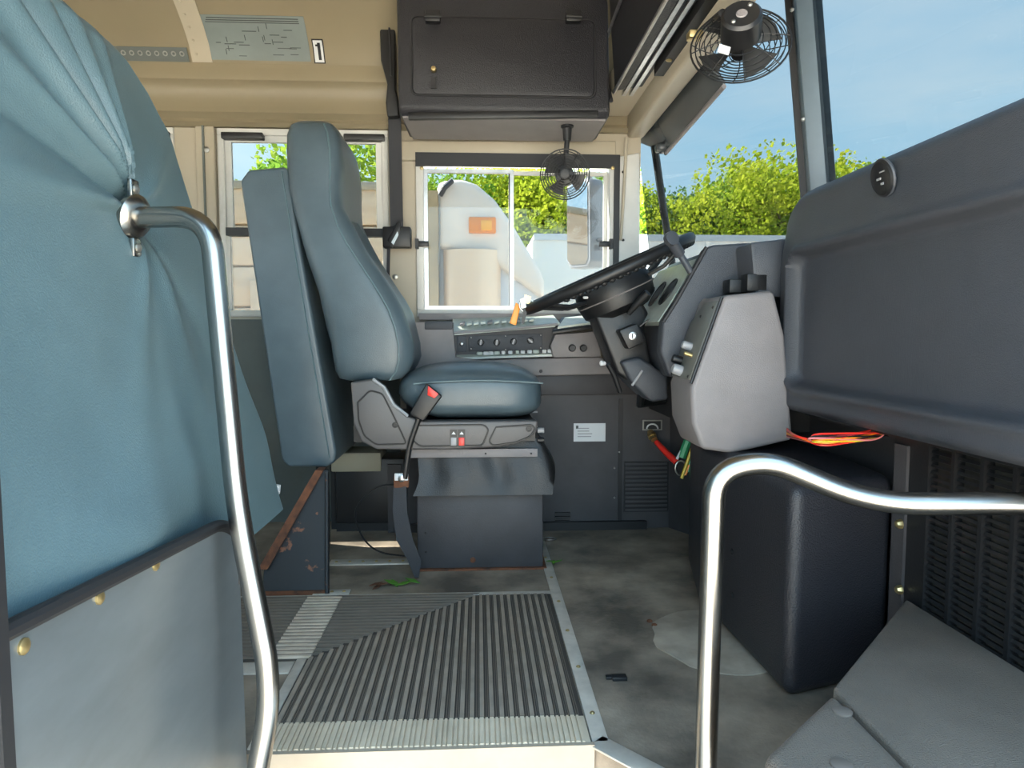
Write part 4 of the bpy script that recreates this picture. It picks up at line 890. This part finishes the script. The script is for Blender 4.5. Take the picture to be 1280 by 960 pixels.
# far white trailers
def trailer(x0, x1, y, zt, label, m):
    t = thing('cargo_trailer', label, 'trailer', ((x0+x1)/2, y+1.2, -.95))
    MB().box((x0,y,.15),(x1,y+2.5,zt)).build('body', m, t, bevel=.03)
    MB().box((x0,y-.03,zt-.15),(x1,y,zt)).build('top_rail', ALU, t); MB().box((x0,y-.03,.12),(x1,y,.28)).build('bottom_rail', STEEL, t)
    n_ = int((x1-x0)/1.2)
    for i in range(n_+1): MB().box((x0+(x1-x0)*i/n_-.03,y-.02,.28),(x0+(x1-x0)*i/n_+.03,y,zt-.15)).build('side_post', m, t)
    for q in (x0+1.2, x0+2.4):
        MB().lathe([(0,.25),(.03,.5),(.3,.5)], (q,y+.05,-.45), (0,1,0), 22).build('wheel', RUBBER, t)
    MB().box((x1-1.6,y+.3,-.95),(x1-1.45,y+.45,.15)).box((x1-1.6,y+2,-.95),(x1-1.45,y+2.15,.15)).build('landing_leg', STEEL, t)
WT = mat('trailer_white', (.78,.77,.74), .4, col2=(.70,.62,.52), vscale=.8, lo=.55, hi=.8)
trailer(1.3, 9.5, 16, 3.05, 'long white cargo trailer parked in front of the trees', WT)
trailer(10.2, 22, 21, 3.6, 'white trailer further along the yard past the long one', WT)
# trees
BARK = mat('bark', (.12,.09,.06), .9, var=.4)
LM = [leafmat('leaf_yellow_green', (.30,.42,.03), (.48,.52,.05)), leafmat('leaf_fresh_green', (.17,.34,.05), (.36,.46,.06)), leafmat('leaf_blue_green', (.09,.20,.09), (.17,.28,.09))]
crowns = []
for v in range(3):
    rnd = random.Random(20+v); mb = MB()
    blobs = [(Vector((rnd.uniform(-1.7,1.7), rnd.uniform(-1.7,1.7), rnd.uniform(1.5,7.0))), rnd.uniform(.9,1.9)) for _ in range(20)]
    for _ in range(13000):
        c, r_ = rnd.choice(blobs); d = Vector((rnd.gauss(0,1), rnd.gauss(0,1), rnd.gauss(0,1))).normalized()*r_*rnd.uniform(.55,1.05)
        p = c+d; p.x *= 1-.05*max(0, p.z-4); s_ = rnd.uniform(.06,.125); u = Vector((rnd.gauss(0,1), rnd.gauss(0,1), rnd.gauss(0,1))).normalized(); q = u.orthogonal().normalized()*s_
        u = u.cross(q).normalized()*s_*.7
        mb.add([p-q, p+u, p+q, p-u], [(0,1,2,3)])
    crowns.append(mb)
trk = MB().tube([(0,0,0),(.1,0,2.0),(-.1,.1,4.5),(0,0,6.5)], [.22,.17,.10,.03], 8)
for i in range(7):
    a_ = i*2.4; trk.tube([(0,0,1.8+i*.6),(.8*math.cos(a_),.8*math.sin(a_),2.8+i*.6),(1.4*math.cos(a_),1.4*math.sin(a_),3.6+i*.55)], [.07,.04,.012], 5)
cache = {}
def tree(x, y, s, v, lm, label):
    t = thing('leafy_tree', label, 'tree', (x, y, -.95), 'trees behind the yard'); t.scale = (s, s, s)
    if (v, lm) not in cache:
        c = crowns[v].build('crown', LM[lm]); c.data.polygons.foreach_set('use_smooth', [False]*len(c.data.polygons)); c['kind'] = 'stuff'; tr_ = trk.build('trunk', BARK); cache[(v, lm)] = (c, tr_)
    else:
        c, tr_ = [o.copy() for o in cache[(v, lm)]]; COL.objects.link(c); COL.objects.link(tr_)
    c.parent = t; tr_.parent = t; t.rotation_euler.z = random.uniform(0, 6.28)
LBL = ['yellow green leafy tree behind the white trailers', 'fresh green leafy tree behind the parked vehicles', 'dark blue green tree between the brighter ones']
for i, (px, top) in enumerate(((560,205),(625,200),(680,212),(735,205),(790,228),(822,236),(850,246),(872,262),(900,246),(930,226),(958,205),(990,200),(1030,206),(1062,212),(1100,222),(1160,215),(1230,210),(1300,205))):
    g_ = Q(px, top, y=30+1.6*math.sin(i*2.1)); k = 2 if i in (6,7) else (0 if i % 3 else 1)
    tree(g_.x, g_.y, (g_.z+.95)/8.1, i % 3, k, LBL[k])
for i, (x_, y_, s_) in enumerate(((-2.6,13,.66),(-4.6,16,.68),(-7.5,19,.62),(-11,22,.7),(-16,25,.8))): tree(x_, y_, s_, i % 3, 1, 'fresh green leafy tree behind the tan box truck')
